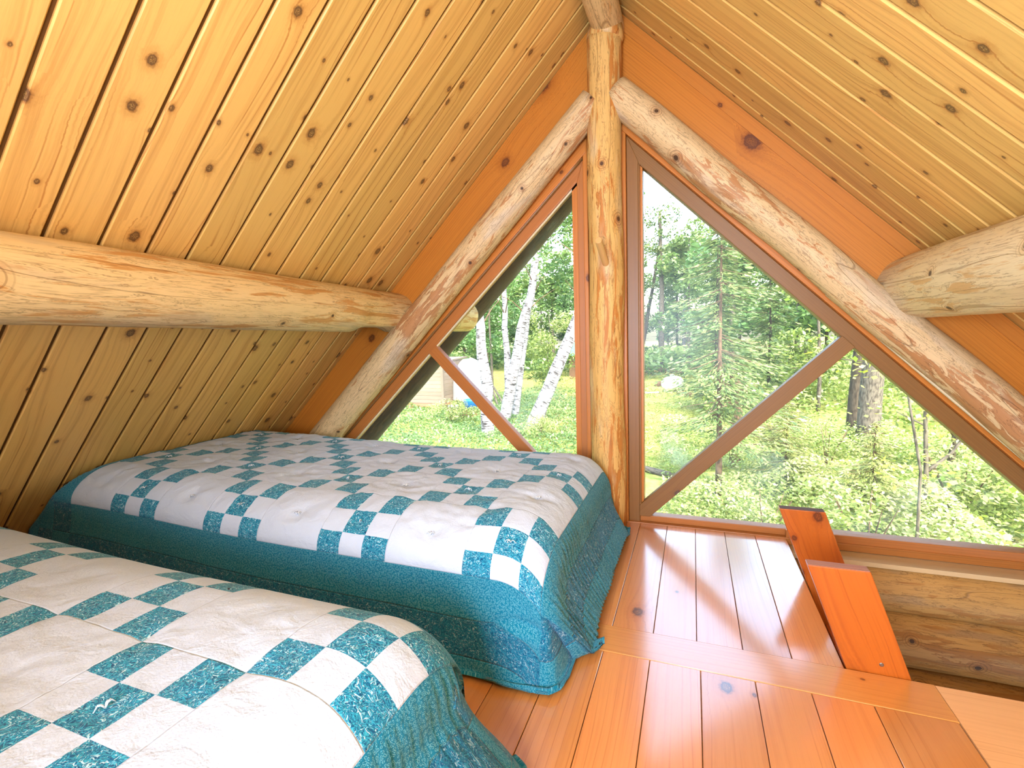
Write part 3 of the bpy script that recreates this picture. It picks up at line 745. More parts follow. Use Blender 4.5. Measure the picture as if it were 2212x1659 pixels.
def leaf_mesh(name, P, size, tone, aspect=.55, up=.5, dirs=None):
    P = np.asarray(P, dtype=np.float64); N = len(P)
    size = np.broadcast_to(size, (N,)).reshape(-1, 1)
    if dirs is None:
        dirs = RNG.normal(size=(N, 3)); dirs[:, 2] *= .55
    dirs = dirs / np.linalg.norm(dirs, axis=1, keepdims=True)
    nn = RNG.normal(size=(N, 3)); nn[:, 2] = np.abs(nn[:, 2]) + up * 2
    sd = np.cross(dirs, nn); sd /= np.linalg.norm(sd, axis=1, keepdims=True) + 1e-9
    a = P - dirs * size * .5; b = P + sd * size * aspect * .5 - dirs * size * .08; c = P + dirs * size * .5; d = P - sd * size * aspect * .5 - dirs * size * .08
    V = np.stack([a, b, c, d], axis=1).reshape(-1, 3)
    me = bpy.data.meshes.new(name)
    me.vertices.add(4 * N); me.vertices.foreach_set('co', V.ravel().astype(np.float32))
    me.loops.add(4 * N); me.loops.foreach_set('vertex_index', np.arange(4 * N, dtype=np.int32))
    me.polygons.add(N); me.polygons.foreach_set('loop_start', np.arange(0, 4 * N, 4, dtype=np.int32)); me.polygons.foreach_set('loop_total', np.full(N, 4, dtype=np.int32))
    me.update(calc_edges=True)
    at = me.attributes.new('tone', 'FLOAT', 'FACE'); at.data.foreach_set('value', np.clip(np.broadcast_to(tone, (N,)), 0, 1).astype(np.float32))
    return me
def mesh_obj(name, me, mat, parent=None):
    if not me.materials: me.materials.append(mat)
    o = link(bpy.data.objects.new(name, me))
    if parent: o.parent = parent
    return o
def blob_points(n, blobs):
    out = []; w = np.array([b[3] ** 2 for b in blobs]); w = w / w.sum()
    for b, k in zip(blobs, w):
        m = max(4, int(n * k)); d = RNG.normal(size=(m, 3)); d /= np.linalg.norm(d, axis=1, keepdims=True)
        out.append(np.array(b[:3]) + d * (b[3] * RNG.uniform(.45, 1.05, (m, 1)) ** .7) * np.array([1, 1, .75]))
    return np.concatenate(out)
def bark(name, c0, c1, sc_=1., white=False):
    t = NT(name); u0, u, v = t.uv()
    n = t.noise(t.xyz(t.math('MULTIPLY', u, 7. * sc_), t.math('MULTIPLY', v, 26. * sc_)), 1., 4., .6)
    if white:
        n = t.noise(t.xyz(t.math('MULTIPLY', u, 24.), t.math('MULTIPLY', v, 4.)), 1., 3., .6)
        n2 = t.noise(t.xyz(t.math('MULTIPLY', u, 3.), t.math('MULTIPLY', v, 3.)), 1., 3.)
        f = t.math('MULTIPLY', t.ss(n, .50, .60), t.ss(n2, .36, .52))
        f = t.math('MAXIMUM', f, t.math('MULTIPLY', t.ss(n2, .60, .68), .85))
    else: f = t.ss(n, .38, .66)
    t.bsdf(t.mix(f, c0, c1), .85, t.bump(n, .7, .02), .2); return t.m
M['bk_birch'] = bark('bark_birch', srgb(130, 129, 134), srgb(36, 33, 34), 1., True)
M['bk_grey'] = bark('bark_grey', srgb(92, 86, 76), srgb(50, 46, 40))
M['bk_dark'] = bark('bark_dark', srgb(72, 64, 54), srgb(42, 37, 32))
M['bk_brown'] = bark('bark_brown', srgb(104, 84, 66), srgb(62, 48, 38))

def trunk_mesh(path, radii, mat, parent, name='trunk', nseg=14, wob=.12, seed=0.):
    mb = MB(); sweep(mb, path, radii, nseg, wob, seed); return mb.build(name, mat, parent, smooth=True)
def curve_path(a, b, n, amp, seed):
    a, b = V3(a), V3(b); L = (b - a).length
    return [tuple(a.lerp(b, i / (n - 1)) + Vector((nz(i * .37, 0, seed, 1.), nz(0, i * .37, seed + 5, 1.), 0)) * amp * math.sin(min(1, i / (n - 1) * 1.6) * math.pi / 2)) for i in range(n)]
def copy_tree(root):
    r = root.copy(); link(r)
    for ch in root.children:
        c = ch.copy(); link(c); c.parent = r
        for g in ch.children:
            k = g.copy(); link(k); k.parent = c
    return r

# ground
def gz(x, y): return GZ + .10 * nz(x, y, 1., .22) + .05 * nz(x, y, 4., .8) + .012 * max(0, y - 30)
def make_ground():
    nx, ny = 110, 100; X = np.linspace(-75, 45, nx); Y = np.concatenate([np.linspace(3.2, 30, 60), np.linspace(31, 130, 40)])
    mb = MB(); vs = [(x, y, gz(x, y)) for y in Y for x in X]; fs = []; us = []
    for j in range(ny - 1):
        for i in range(nx - 1):
            q = [j * nx + i, j * nx + i + 1, (j + 1) * nx + i + 1, (j + 1) * nx + i]; fs.append(q); us.append([(vs[k][0], vs[k][1]) for k in q])
    mb.add(vs, fs, us)
    t = NT('meadow'); u0, u, v = t.uv()
    n1 = t.noise(u0, .35, 4., .6); n2 = t.noise(u0, 3.5, 4., .7)
    c = t.mix(t.ss(n2, .35, .65), srgb(98, 116, 52), srgb(150, 150, 84)); c = t.mix(t.math('MULTIPLY', t.ss(n1, .54, .68), .75), c, srgb(128, 104, 84))
    t.bsdf(c, .95, t.bump(n2, .8, .06), .1)
    o = mb.build('ground', t.m, None, smooth=True); tag(o, kind='structure')
make_ground()
def wedge(n, y0, y1, lo, hi, pw=1.):
    y = y0 + (y1 - y0) * RNG.random(n) ** pw; x = (lo + (hi - lo) * RNG.random(n)) * y; return x, y
def scatter(name, label_kind, n, y0, y1, lo, hi, h, size, mat, pw=1., clump=.9, aspect=.5, thr=-.1):
    x, y = wedge(n, y0, y1, lo, hi, pw)
    c = np.array([nz(a, b, 2.7, clump) for a, b in zip(x, y)])
    keep = c > thr; x, y, c = x[keep], y[keep], c[keep]
    hh = h * (.25 + 1.2 * np.clip(c + .3, 0, 1)) * (1 - RNG.random(len(x)) ** 1.6)
    z = np.array([gz(a, b) for a, b in zip(x, y)]) + hh
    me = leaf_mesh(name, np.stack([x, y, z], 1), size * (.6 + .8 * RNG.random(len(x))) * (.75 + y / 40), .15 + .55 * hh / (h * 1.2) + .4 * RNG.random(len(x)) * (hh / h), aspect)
    o = mesh_obj(name, me, mat); tag(o, label_kind, 'plants', None, 'stuff'); return o
scatter('undergrowth', 'dense leafy undergrowth of pale green shrubs on the forest floor to the right', 95000, 4.3, 16, -.06, .62, .75, .072, M['lf_bush'], .8, .8)
scatter('grass', 'sunny yellow green meadow grass around the white tank and stumps', 60000, 11, 46, -.33, .22, .22, .13, M['grass'], 1.1, .5, .16, -.35)
scatter('ground_cover', 'low leafy ground cover between the shed and the birches', 62000, 6, 26, -.8, -.16, .45, .085, M['lf_tree'], .9, .6, .5, -.45)
scatter('brush', 'pale brush and saplings filling the woods behind the big grey pines', 34000, 18, 40, .02, .62, 1.3, .14, M['lf_bush'], 1., .35, .5, -.2)
scatter('thicket', 'distant yellow green thicket along the far edge of the clearing', 22000, 34, 60, -.7, .1, 2.2, .26, M['lf_tree'], 1., .2, .5, -.1)

# trees ---------------------------------------------------------------
def leafy_tree(height, rad, low, n, lsize, mat, bark_, seed, tr=.12):
    t = empty('leafy_tree')
    trunk_mesh(curve_path((0, 0, -.2), (0, 0, height * .9), 9, .35, seed), [tr * (1 - .8 * i / 8) for i in range(9)], bark_, t, 'trunk', 10)
    rs = random.Random(seed); blobs = []
    for k in range(16):
        f = rs.random(); zz = low + (height - low) * f; rr = rad * (1 - .55 * abs(f - .4)); an = rs.uniform(0, 6.28); q = rr * rs.uniform(.2, .8)
        blobs.append((math.cos(an) * q, math.sin(an) * q, zz, rr * rs.uniform(.28, .5)))
    P = blob_points(n, blobs)
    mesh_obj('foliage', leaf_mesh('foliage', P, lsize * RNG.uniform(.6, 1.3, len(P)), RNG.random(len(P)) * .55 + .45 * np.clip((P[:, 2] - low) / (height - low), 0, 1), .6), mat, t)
    return t
def conifer(height, low, rad, whorls, nb, mat, bark_, seed, tr, dens=42, lsize=.11, droop=.28, power=.8):
    t = empty('spruce_tree'); rs = random.Random(seed)
    trunk_mesh(curve_path((0, 0, -.2), (0, 0, height), 10, .06, seed), [max(.008, tr * (1 - .97 * i / 9)) for i in range(10)], bark_, t, 'trunk', 10)
    P, Dr = [], []; br = MB()
    for w_ in range(whorls):
        f = w_ / (whorls - 1); zz = low + (height - low) * f; L = rad * (1 - f) ** power * rs.uniform(.75, 1.1) + .06
        for b in range(nb):
            an = rs.uniform(0, 6.28); d = Vector((math.cos(an), math.sin(an), 0)); l_ = L * rs.uniform(.6, 1.1); zz_ = zz + rs.uniform(-.06, .06)
            tip = d * l_ + Vector((0, 0, zz_ - droop * l_ + .10 * l_)); base = Vector((0, 0, zz_))
            mid = d * l_ * .55 + Vector((0, 0, zz_ - droop * l_ * .6))
            sweep(br, [base, mid, tip], [.005 + .004 * l_, .004, .002], 4, cap=False)
            side = Vector((-d.y, d.x, 0)); m = max(5, int(dens * l_))
            for k in range(m):
                s_ = rs.uniform(.15, 1.); p = base.lerp(mid, s_ / .55) if s_ < .55 else mid.lerp(tip, (s_ - .55) / .45)
                wv = (1 - s_ * .75) * .34 * l_; o_ = rs.uniform(-1, 1)
                P.append(p + side * o_ * wv + Vector((0, 0, rs.uniform(-.10, .02) * (1 + .5 * l_)))); Dr.append(d * .7 + side * o_ * .9 + Vector((0, 0, -.25)))
    tag(br.build('branches', bark_, t), kind='stuff')
    P = np.array([tuple(p) for p in P]); Dr = np.array([tuple(p) for p in Dr])
    mesh_obj('foliage', leaf_mesh('foliage', P, lsize * RNG.uniform(.6, 1.4, len(P)), .9 * RNG.random(len(P)), .24, .5, Dr), mat, t)
    return t
def put(t, x, y, s=1., rz=0., label=None, cat='tree', group=None, name=None):
    t.location = (x, y, gz(x, y)); t.scale = (s, s, s * random.uniform(.92, 1.08)); t.rotation_euler = (0, 0, rz)
    if name: t.name = name
    return tag(t, label, cat, group)
# far wall of woods
protoA = leafy_tree(11.5, 3.0, 1.5, 4200, .34, M['lf_tree'], M['bk_grey'], 3, .16)
protoB = leafy_tree(13.0, 2.6, 2.5, 4200, .32, M['lf_birch'], M['bk_grey'], 8, .15)
protoC = conifer(13.0, 1.2, 2.6, 24, 7, M['lf_spruce'], M['bk_dark'], 5, .16, 17, .36, .30)
first = {}
spots = []
rs = random.Random(5)
for row, (yy, k) in enumerate(((40, 15), (47, 17), (56, 18), (30, 9))):
    for i in range(k):
        f = (i + .5 + rs.uniform(-.35, .35)) / k; r_ = -.82 + 1.42 * f; y = yy + rs.uniform(-2.5, 2.5); x = r_ * y
        if row == 3 and (-.30 < r_ < .06): continue
        if row == 0 and -.17 < r_ < -.09: continue
        spots.append((x, y, rs.choice('AABBC')))
txt = {'A': ('broad bushy green tree in the distant woods beyond the clearing', 'distant broad green trees', 'leafy_tree'), 'B': ('tall pale green leafy tree in the distant woods beyond the clearing', 'distant tall pale trees', 'leafy_tree'), 'C': ('dark pointed spruce in the distant woods beyond the clearing', 'distant dark spruces', 'spruce_tree')}
prot = {'A': protoA, 'B': protoB, 'C': protoC}
for (x, y, k) in spots:
    t = prot[k] if k not in first else copy_tree(prot[k]); first[k] = 1
    put(t, x, y, rs.uniform(.85, 1.2), rs.uniform(0, 6.28), txt[k][0], 'tree', txt[k][1])

# the near spruce, the yellowish young one, mid-distance trees
t = conifer(6.4, 1.5, 1.35, 24, 6, M['lf_spruce'], M['bk_brown'], 21, .07, 72, .12, .34, .6); put(t, .48, 9.75, 1., .3, 'slim green spruce with a bare lower trunk standing in the middle of the right window', name='spruce_tree')
t = conifer(2.1, .25, .95, 15, 8, M['lf_young'], M['bk_brown'], 22, .03, 120, .08, .12, .7); put(t, 1.74, 10.5, 1., 1., 'young yellow green fir below the diagonal window brace', name='fir_sapling')
t = conifer(1.7, .2, .9, 12, 8, M['lf_young'], M['bk_brown'], 29, .03, 120, .08, .12, .7); put(t, 2.6, 8.6, 1., 2., 'low yellow green fir in front of the two big grey pine trunks', name='fir_sapling')
t = conifer(8.5, 1.0, 1.9, 24, 8, M['lf_spruce'], M['bk_dark'], 23, .10, 50, .2, .3, .7); put(t, .9, 21., 1., .4, 'bushy mid-distance spruce right behind the slim spruce', name='spruce_tree')
t = conifer(7.0, 1.0, 1.7, 22, 8, M['lf_spruce'], M['bk_dark'], 24, .09, 50, .2, .3, .7); put(t, 3.2, 24., 1., .4, 'mid-distance spruce between the slim spruce and the big pines', name='spruce_tree')
t = leafy_tree(8.0, 2.3, 1.0, 5200, .17, M['lf_bush'], M['bk_grey'], 31, .08); put(t, 4.6, 21.5, 1., 1., 'sunlit yellow green tree behind the upper end of the diagonal brace')
t = leafy_tree(7.5, 2.0, 1.2, 4600, .17, M['lf_tree'], M['bk_grey'], 32, .08); put(t, 8.4, 24., 1., 1., 'leafy tree at the far right behind the big grey pines')
t = leafy_tree(9.5, 2.2, 4.2, 5600, .14, M['lf_birch'], M['bk_grey'], 33, .09); put(t, -4.4, 19.5, 1., 1., 'leafy green tree crown filling the top of the left window beside the post')
t = leafy_tree(5.0, 2.0, .6, 4200, .16, M['lf_bush'], M['bk_grey'], 34, .07); put(t, -7.9, 27., 1., 1., 'round yellow green bush tree between the white birches')
t = leafy_tree(9.0, 2.4, 2.6, 5200, .16, M['lf_birch'], M['bk_grey'], 35, .09); put(t, -11.2, 26., 1., 1., 'pale leafy tree behind the birches near the dark eave log')

def pine(name, x, y, r_, h, lean, mat, label, low, n=1500, crown=1.6, stubs=5, ls=.2):
    t = empty(name); rs = random.Random(int(x * 100 + y)); br_list = []
    top = (lean[0], lean[1], h)
    pth = curve_path((0, 0, -.2), top, 14, .08, x)
    trunk_mesh(pth, [r_ * (1 - .55 * i / 13) for i in range(14)], mat, t, 'trunk', 18, .10, x)
    P = []
    for k in range(stubs):
        f = rs.uniform(.2, 1.); p = V3(pth[int(f * 13)]); an = rs.uniform(0, 6.28); d = Vector((math.cos(an), math.sin(an), rs.uniform(-.2, .3))); l_ = rs.uniform(.5, 1.4)
        br = MB(); sweep(br, [p, p + d * l_ * .5, p + d * l_ + Vector((0, 0, -.1))], [.02, .013, .005], 5, cap=False); br.build('branch', mat, t)
        if p.z > low:
            for q in range(n // stubs // 2): P.append(tuple(p + d * l_ * rs.uniform(.3, 1.2) + Vector((rs.gauss(0, .25), rs.gauss(0, .25), rs.gauss(0, .16)))))
    if n:
        bl = [(lean[0] + rs.gauss(0, crown * .6), lean[1] + rs.gauss(0, crown * .6), h * rs.uniform(.75, 1.05), crown * rs.uniform(.3, .5)) for k in range(9)]
        P = np.concatenate([np.array(P).reshape(-1, 3), blob_points(n, bl)])
        mesh_obj('foliage', leaf_mesh('foliage', P, ls * RNG.uniform(.6, 1.3, len(P)), RNG.random(len(P)), .4), M['lf_spruce'], t)
    return put(t, x, y, 1., 0, label, 'tree')
pine('pine_tree', 4.25, 14.7, .275, 11, (.5, .3), M['bk_grey'], 'thickest grey pine trunk at right, the taller of the big pair', 7)
pine('pine_tree', 4.21, 15.87, .165, 10, (.55, .3), M['bk_dark'], 'slimmer dark pine trunk just left of the thickest grey trunk', 6)
pine('pine_tree', 8.7, 36., .30, 12, (.2, 0), M['bk_dark'], 'distant dark pine trunk seen left of the big pair', 8)
pine('pine_tree', -2.35, 40.5, .26, 13, (-.1, 0), M['bk_grey'], 'straight grey pine trunk rising behind the white propane tank', 6, 1800, 2.4, 12, .3)
pine('pine_tree', -4.6, 44., .20, 13, (2.1, 0), M['bk_dark'], 'leaning thin dark trunk next to the window post', 5, 1600, 2.2, 12, .3)
pine('birch_tree', -.75, 44., .16, 12, (.1, 0), M['bk_birch'], 'thin distant white birch between the pine and the slim spruce', 5, 1400, 2.0, 6, .3)
pine('dead_trunk', .97, 12.4, .17, 2.0, (.05, .0), M['bk_brown'], 'short brown dead trunk behind the slim spruce', 99, 0, 1, 6)

def birch(x, y, r_, top, label, crown, leafn=1500, seed=1):
    t = empty('birch_tree'); rs = random.Random(seed)
    pth = curve_path((0, 0, -.3), top, 16, .16, seed)
    trunk_mesh(pth, [r_ * (1 - .6 * i / 15) for i in range(16)], M['bk_birch'], t, 'trunk', 18, .10, seed)
    for k in range(7):
        p = V3(pth[rs.randint(8, 15)]); an = rs.uniform(0, 6.28); d = Vector((math.cos(an), math.sin(an), .8)); l_ = rs.uniform(.8, 1.9)
        br = MB(); sweep(br, [p, p + d * l_ * .5 + Vector((0, 0, .1)), p + d * l_], [.028, .016, .006], 6, cap=False); br.build('branch', M['bk_brown'], t)
    bl = [(top[0] + rs.gauss(0, crown), top[1] + rs.gauss(0, crown), top[2] * rs.uniform(.78, 1.1), crown * rs.uniform(.35, .6)) for k in range(8)]
    P = blob_points(leafn, bl)
    mesh_obj('foliage', leaf_mesh('foliage', P, .13 * RNG.uniform(.6, 1.3, len(P)), RNG.random(len(P)), .65), M['lf_birch'], t)
    return put(t, x, y, 1., 0, label, 'tree')
birch(-5.55, 16.1, .27, (3.6, 1.2, 8.2), 'white birch leaning right towards the window post', 1.5, 1500, 1)
birch(-6.95, 17.0, .24, (1.9, .4, 8.6), 'tallest white birch, in the middle of the clump outside the left window', 1.5, 1500, 2)
birch(-7.0, 18.4, .15, (1.5, .4, 8.8), 'thin speckled birch just behind the tallest white birch', 1.2, 900, 3)
birch(-6.35, 14.3, .225, (-.35, .2, 7.4), 'white birch at the left of the clump beside the exterior log end', 1.3, 1200, 4)
birch(-8.6, 22., .20, (-.2, .3, 8.8), 'greyish birch trunk standing furthest back in the clump', 1.4, 1200, 5)

def sapling(name, x, y, pts, rad, label, nleaf, ls, mat, bk='bk_grey'):
    t = empty(name)
    for k, (pth, r_) in enumerate(zip(pts, rad)):
        P_ = [V3(p) for p in pth]; q = []
        for i in range(len(P_) - 1):
            for m in range(4): q.append(P_[i].lerp(P_[i + 1], m / 4))
        q.append(P_[-1])
        trunk_mesh(q, [r_ * (1 - .6 * i / (len(q) - 1)) for i in range(len(q))], M[bk], t, 'trunk' if k == 0 else 'branch', 10, .12, k)
    ends = []
    for pth in pts: ends += [V3(p) for p in pth[1:]]
    if nleaf:
        rs = random.Random(int(x * 77)); P = [tuple(rs.choice(ends) + Vector((rs.gauss(0, .3), rs.gauss(0, .3), rs.gauss(.02, .13)))) for _ in range(nleaf)]
        mesh_obj('foliage', leaf_mesh('foliage', P, ls * RNG.uniform(.6, 1.2, len(P)), RNG.random(len(P)), .8, 1.4), mat, t)
    return put(t, x, y, 1., 0, label, 'sapling')
sapling('maple_sapling', 3.31, 8.82, [[(0, 0, -.1), (.02, 0, 1.1), (-.03, 0, 2.1), (.0, 0, 2.9)], [(.02, 0, 1.15), (.35, .1, 1.45), (.62, .1, 2.0)], [(-.02, 0, 1.9), (-.35, .1, 2.1)]], [.042, .03, .016], 'slender forked sapling trunk in the lower right pane', 420, .085, M['lf_maple'])
sapling('maple_sapling', 4.7, 11.6, [[(0, 0, -.1), (.1, 0, 1.0), (.28, 0, 2.0)], [(.1, 0, 1.), (-.3, 0, 1.7)]], [.075, .03], 'dark leaning sapling behind the forked one', 260, .09, M['lf_maple'], 'bk_dark')
sapling('maple_sapling', 3.0, 6.6, [[(-.15, 0, -.1), (.35, 0, .5), (.85, .1, 1.3), (1.2, .1, 2.0)], [(.35, 0, .5), (.45, 0, .85), (.7, .05, 1.05)]], [.028, .016], 'bent thin sapling crossing the bottom right corner of the window', 420, .085, M['lf_maple'])
sapling('maple_sapling', 2.55, 6.9, [[(0, 0, -.1), (.0, 0, 1.6), (-.25, .1, 3.3), (-.75, .1, 3.52)], [(-.1, .05, 2.6), (-.5, .1, 2.95), (-.85, .1, 3.0)]], [.02, .012], 'maple with bright yellow green leaves reaching in front of the rake of the right window', 300, .085, M['lf_maple'])
for k, (x, y, s_, lab) in enumerate(((1.0, 7.6, 1., 'pale leafy shrub just outside the window left of the ladder top'), (2.2, 7.4, 1.15, 'white tinged leafy shrub outside the window right of the ladder top'), (4.1, 9.7, 1.3, 'leafy shrub at the foot of the thickest grey pine'), (5.6, 12.2, 1.5, 'leafy shrub right of the thickest grey pine'), (2.9, 12.6, 1.2, 'leafy shrub between the young fir and the big pine pair'), (-9.0, 16.6, 1.1, 'low green bush in front of the plank shed'), (-4.7, 14.6, .9, 'leafy bush at the foot of the leaning birch'))):
    rs = random.Random(k + 50); bl = [(rs.gauss(0, .35), rs.gauss(0, .35), rs.uniform(.2, .75), rs.uniform(.22, .4)) for _ in range(7)]
    t = empty('shrub')
    for q in range(5):
        an = rs.uniform(0, 6.28); st = MB(); sweep(st, [(0, 0, -.1), (math.cos(an) * .15, math.sin(an) * .15, .4), (math.cos(an) * .35, math.sin(an) * .35, .85)], [.014, .010, .004], 5, cap=False); st.build('stem', M['bk_brown'], t)
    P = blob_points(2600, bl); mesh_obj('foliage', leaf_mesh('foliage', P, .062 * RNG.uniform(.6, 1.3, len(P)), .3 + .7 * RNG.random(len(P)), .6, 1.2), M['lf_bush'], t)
    put(t, x, y, s_, 0, lab, 'shrub')

# yard things ----------------------------------------------------------
M['siding'] = wood('grey_siding', srgb(112, 100, 88), srgb(84, 72, 60), srgb(90, 74, 60), grain=.5, knots=.1, rough=.8, freq=40.)
M['tarp'] = plain('clear_tarp', srgb(158, 162, 168), .3, .6, .25, 3.)
M['blue'] = plain('blue_plastic', srgb(24, 92, 160), .4, .5, .1); M['steel'] = plain('galvanised', srgb(176, 186, 196), .4, .5, .2, 12., .6)
M['white_paint'] = plain('white_paint', srgb(206, 206, 206), .4, .5, .06); M['green_metal'] = plain('green_roof', srgb(78, 122, 104), .5, .4, .2, 8.)
M['stone'] = plain('brown_logs', srgb(104, 80, 60), .9, .2, .6, 6.); M['rawwood'] = wood('yard_wood', srgb(140, 98, 74), srgb(104, 68, 50), srgb(90, 60, 46), grain=.6, knots=.1, rough=.8, freq=40.)
sh = empty('shed', (-12.8, 20.0, GZ)); tag(sh, 'grey plank shed half hidden behind the dark eave log', 'shed')
mb = MB()
for k in range(11): plank(mb, (-15.2, 20.0, GZ + .25 + .185 * k), (1, 0, 0), (0, 0, 1), (0, -1, 0), 4.0, .178, .03, .006)
mb.build('front_siding', M['siding'], sh)
mb = MB()
for k in range(11): plank(mb, (-11.19, 22.6, GZ + .25 + .185 * k), (0, -1, 0), (0, 0, 1), (1, 0, 0), 2.6, .178, .03, .006)
mb.build('side_siding', M['siding'], sh)
mb = MB(); box(mb, -15.2, -11.15, 19.98, 22.6, GZ, GZ + .24, 0); mb.build('base_beam', M['rawwood'], sh)
mb = MB(); box(mb, -11.25, -11.13, 19.93, 20.06, GZ, GZ + 2.3, 2); mb.build('corner_board', M['siding'], sh)
mb = MB(); plank(mb, (-15.4, 19.95, GZ + 2.28), (1, 0, 0), (0, 1, .04), (0, -.04, 1), 4.25, 2.8, .06, .01); mb.build('roof', M['siding'], sh)
# plastic covered pile
mb = MB(); nu, nv = 30, 16; vs = []; fs = []; us = []
for i in range(nu + 1):
    for j in range(nv + 1):
        an = 2 * math.pi * i / nu; e = j / nv * math.pi / 2; fold_ = 1 + .07 * math.sin(an * 7 + 3 * e) + .08 * nz(math.cos(an), math.sin(an), e, 2.)
        vs.append((math.cos(an) * math.cos(e) ** .7 * 1.0 * fold_, math.sin(an) * math.cos(e) ** .7 * 1.1 * fold_, 2.35 * math.sin(e) ** .8 * (1 + .04 * nz(math.cos(an), math.sin(an), e, 3.))))
for i in range(nu):
    for j in range(nv):
        q = [i * (nv + 1) + j, (i + 1) * (nv + 1) + j, (i + 1) * (nv + 1) + j + 1, i * (nv + 1) + j + 1]; fs.append(q); us.append([(vs[k][0], vs[k][2]) for k in q])
mb.add(vs, fs, us); o = mb.build('covered_pile', M['tarp'], None, smooth=True); o.location = (-10.5, 21.6, GZ + .30); o.scale = (.85, .85, .85); tag(o, 'yard pile wrapped in pale clear plastic sheeting beside the plank shed', 'covered pile')
for k, (x0, x1, z1, lab) in enumerate(((-8.3, -9.2, 1.9, 'grey pole leaning steeply on the plastic covered pile'), (-7.9, -9.1, 1.5, 'grey pole leaning at a lower angle on the plastic covered pile'))):
    mb = MB(); sweep(mb, lin((x0, 20.0, GZ), (x1, 20.6, GZ + z1), 6), [.05, .05, .048, .046, .044, .04], 10, .05, k); o = mb.build('wood_pole', M['bk_grey'], None, smooth=True); tag(o, lab, 'pole')
def lathe(name, prof, mat, loc, parent=None, n=24, label=None, cat=None):
    mb = MB(); vs = []; fs = []; us = []
    for (r_, z) in prof:
        for k in range(n): vs.append((r_ * math.cos(2 * math.pi * k / n), r_ * math.sin(2 * math.pi * k / n), z))
    for i in range(len(prof) - 1):
        for k in range(n):
            q = [i * n + k, i * n + (k + 1) % n, (i + 1) * n + (k + 1) % n, (i + 1) * n + k]; fs.append(q); us.append([(vs[m][0], vs[m][2]) for m in q])
    mb.add(vs, fs, us); o = mb.build(name, mat, None, smooth=True); o.location = loc
    if parent: child(o, parent)
    if label: tag(o, label, cat)
    return o
lathe('tub', [(.0, .0), (.30, .0), (.36, .42), (.38, .42), (.38, .40), (.33, .05), (0, .04)], M['blue'], (-9.0, 18.6, gz(-9., 18.6) + .22), label='blue plastic tub beside the wooden planter box', cat='tub')
lathe('bucket', [(.0, .0), (.20, .0), (.25, .38), (.26, .38), (.25, .36), (.19, .03), (0, .03)], M['steel'], (-9.75, 18.3, gz(-9.7, 18.3)), label='galvanised bucket by the shed corner', cat='bucket')
pb_ = empty('planter_box', (-8.9, 18.3, GZ)); tag(pb_, 'low reddish wooden planter box in the grass next to the blue tub', 'planter')
for (x0, x1, y0, y1) in ((-9.6, -8.3, 18.05, 18.1), (-9.6, -8.3, 18.6, 18.65), (-9.6, -9.55, 18.1, 18.6), (-8.35, -8.3, 18.1, 18.6)):
    mb = MB(); box(mb, x0, x1, y0, y1, GZ - .05, GZ + .26, 0 if x1 - x0 > .3 else 1); mb.build('side_board', M['rawwood'], pb_)
hu = empty('hut', (-7.2, 36, GZ)); tag(hu, 'small brown hut with a pale green roof next to the left window jamb', 'hut')
mb = MB(); box(mb, -8.75, -5.6, 35.2, 38., GZ - .2, GZ + 1.95, 2); mb.build('wall', M['stone'], hu)
mb = MB()
plank(mb, (-9.2, 34.6, GZ + 1.85), (1, 0, 0), (0, .85, .52), (0, -.52, .85), 4., 2.3, .06, .01); plank(mb, (-9.2, 38.6, GZ + 1.85), (1, 0, 0), (0, -.85, .52), (0, .52, .85), 4., 2.3, .06, .01)
mb.build('roof', M['green_metal'], hu)
tk = empty('propane_tank', (-1.05, 27.3, gz(-1.05, 27.3))); tag(tk, 'white propane tank lying in the sunny clearing', 'tank')
mb = MB(); ax_ = Vector((.55, .83, 0)); c_ = Vector((-1.05, 27.6, gz(-1.05, 27.3) + .48)); pp = []; rr = []
for i in range(17):
    f = -1 + 2 * i / 16; s_ = math.copysign(1 - (1 - abs(f)) ** 1, f); pp.append(tuple(c_ + ax_ * (.72 * math.sin(f * math.pi / 2)))); rr.append(.39 * max(.02, 1 - abs(math.sin(f * math.pi / 2)) ** 5) ** .5)
sweep(mb, pp, rr, 24); mb.build('shell', M['white_paint'], tk, smooth=True)
mb = MB(); sweep(mb, [tuple(c_ + Vector((0, 0, .36))), tuple(c_ + Vector((0, 0, .47))), tuple(c_ + Vector((0, 0, .50)))], [.13, .13, .06], 14); mb.build('valve_cap', M['steel'], tk, smooth=True)
for k in (-1, 1):
    mb = MB(); q = c_ + ax_ * .38 * k; box(mb, q.x - .22, q.x + .22, q.y - .06, q.y + .06, GZ - .12, q.z - .3, 0); mb.build('foot', M['steel'], tk)
def ylog(name, a, b, r_, mat, lab, cat='log'):
    mb = MB(); p = lin((a[0], a[1], gz(a[0], a[1]) + r_ * .8), (b[0], b[1], gz(b[0], b[1]) + r_ * .8), 8); sweep(mb, p, [r_ * (1 - .15 * i / 7) for i in range(8)], 14, .08, a[0]); o = mb.build(name, mat, None, smooth=True); return tag(o, lab, cat)
ylog('fallen_log', (-1.6, 11.9), (-.35, 11.0), .085, M['bk_grey'], 'pale fallen log in the grass near the bottom of the diagonal brace')
ylog('fallen_log', (-.05, 10.7), (.75, 9.5), .07, M['bk_birch'], 'whitish fallen log leading to the foot of the slim spruce')
ylog('fallen_log', (-3.7, 41.5), (-.9, 37.5), .24, M['bk_brown'], 'thick felled log behind the straight grey pine trunk')
ylog('fallen_log', (-4.0, 39.5), (-2.9, 37.8), .17, M['bk_grey'], 'short pale felled log left of the straight grey pine trunk')
ylog('white_pole', (-3.6, 26.3), (-1.7, 26.9), .05, M['white_paint'], 'thin white pole on the ground left of the propane tank', 'pole')
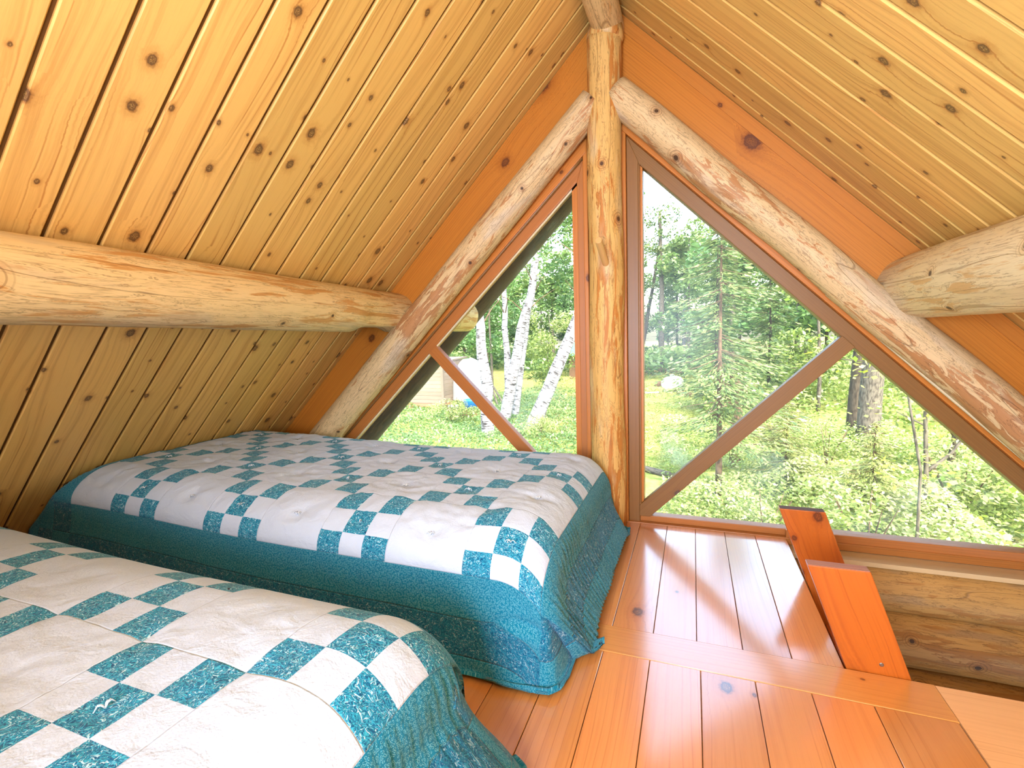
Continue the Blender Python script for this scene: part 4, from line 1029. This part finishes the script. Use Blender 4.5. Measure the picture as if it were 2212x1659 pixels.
for (x, y, r_, h_, lab) in ((-.6, 26.2, .17, .24, 'brown stump right in front of the propane tank'), (-.2, 25.3, .18, .22, 'wider brown stump nearest the viewer by the propane tank'), (1.25, 25.2, .13, .2, 'stump standing alone to the right of the propane tank'), (-2.0, 30.6, .2, .3, 'dark stump behind the propane tank'), (-4.0, 33.5, .34, .5, 'large dark cut stump beside the window post'), (.55, 27., .13, .2, 'small stump right behind the propane tank')):
    mb = MB(); sweep(mb, [(x, y, gz(x, y) - .1), (x, y, gz(x, y) + h_ * .5), (x, y, gz(x, y) + h_)], [r_ * 1.2, r_, r_ * .95], 14, .1, x); o = mb.build('stump', M['bk_brown'], None, smooth=True); tag(o, lab, 'stump')

# ------------------------------------------------------------------ lights
w = bpy.data.worlds.new('sky'); sc.world = w; w.use_nodes = True
wt = w.node_tree; bg = wt.nodes['Background']
sky = wt.nodes.new('ShaderNodeTexSky'); sky.sky_type = 'NISHITA'; sky.sun_disc = False
sky.sun_elevation = R(48); sky.sun_rotation = R(150); sky.air_density = 1.4; sky.dust_density = 4.0; sky.ozone_density = 1.
wt.links.new(sky.outputs[0], bg.inputs[0]); bg.inputs[1].default_value = 2.0
sun = bpy.data.lights.new('sun', 'SUN'); sun.energy = 2.3; sun.angle = R(1.2); sun.color = (1., .95, .84)
so = link(bpy.data.objects.new('sun', sun)); so.rotation_euler = Vector((-.55, .42, -.75)).to_track_quat('-Z', 'Y').to_euler()
def area(name, loc, target, sx, sy, power, col=(1, 1, 1)):
    l = bpy.data.lights.new(name, 'AREA'); l.shape = 'RECTANGLE'; l.size = sx; l.size_y = sy; l.energy = power; l.color = col
    o = link(bpy.data.objects.new(name, l)); o.location = loc
    o.rotation_euler = (Vector(target) - Vector(loc)).to_track_quat('-Z', 'Y').to_euler(); return o
# unseen fill lights added behind the camera and below to brighten the interior
area('back_fill', (-.3, -2.85, 1.25), (-.3, 2.5, 1.1), 2.2, 1.7, 98, (.80, .97, 1.22))  # broad added fill from the rear; the back wall has no window
area('right_fill', (-.2, -.7, 1.0), (.9, .8, 1.6), .8, .6, 78, (.80, .97, 1.22))  # added fill aimed at the right ceiling and purlin, no lamp here
area('overhead_fill', (.05, -.15, 1.95), (-.7, 1.7, .3), .5, .5, 8, (.80, .97, 1.22))  # soft added fill from overhead for the beds, no lamp hangs here
area('stairwell_fill', (2.05, 1.2, -1.2), (.6, 2.1, -.6), 1.0, 1.6, 22, (.84, .98, 1.12))  # added fill below the floor opening; the wall there has no window
sc.view_settings.view_transform = 'Standard'; sc.view_settings.look = 'None'
sc.view_settings.gamma = 1; sc.view_settings.exposure = 0.0; sc.view_settings.use_curve_mapping = False
sc.cycles.use_denoising = True
sc.cycles.max_bounces = 5; sc.cycles.diffuse_bounces = 2; sc.cycles.glossy_bounces = 2; sc.cycles.use_adaptive_sampling = True; sc.cycles.adaptive_threshold = .12; sc.cycles.adaptive_min_samples = 16; sc.cycles.transmission_bounces = 4; sc.cycles.transparent_max_bounces = 12
sc.cycles.caustics_reflective = False; sc.cycles.caustics_refractive = False
sc.cycles.sample_clamp_indirect = 6
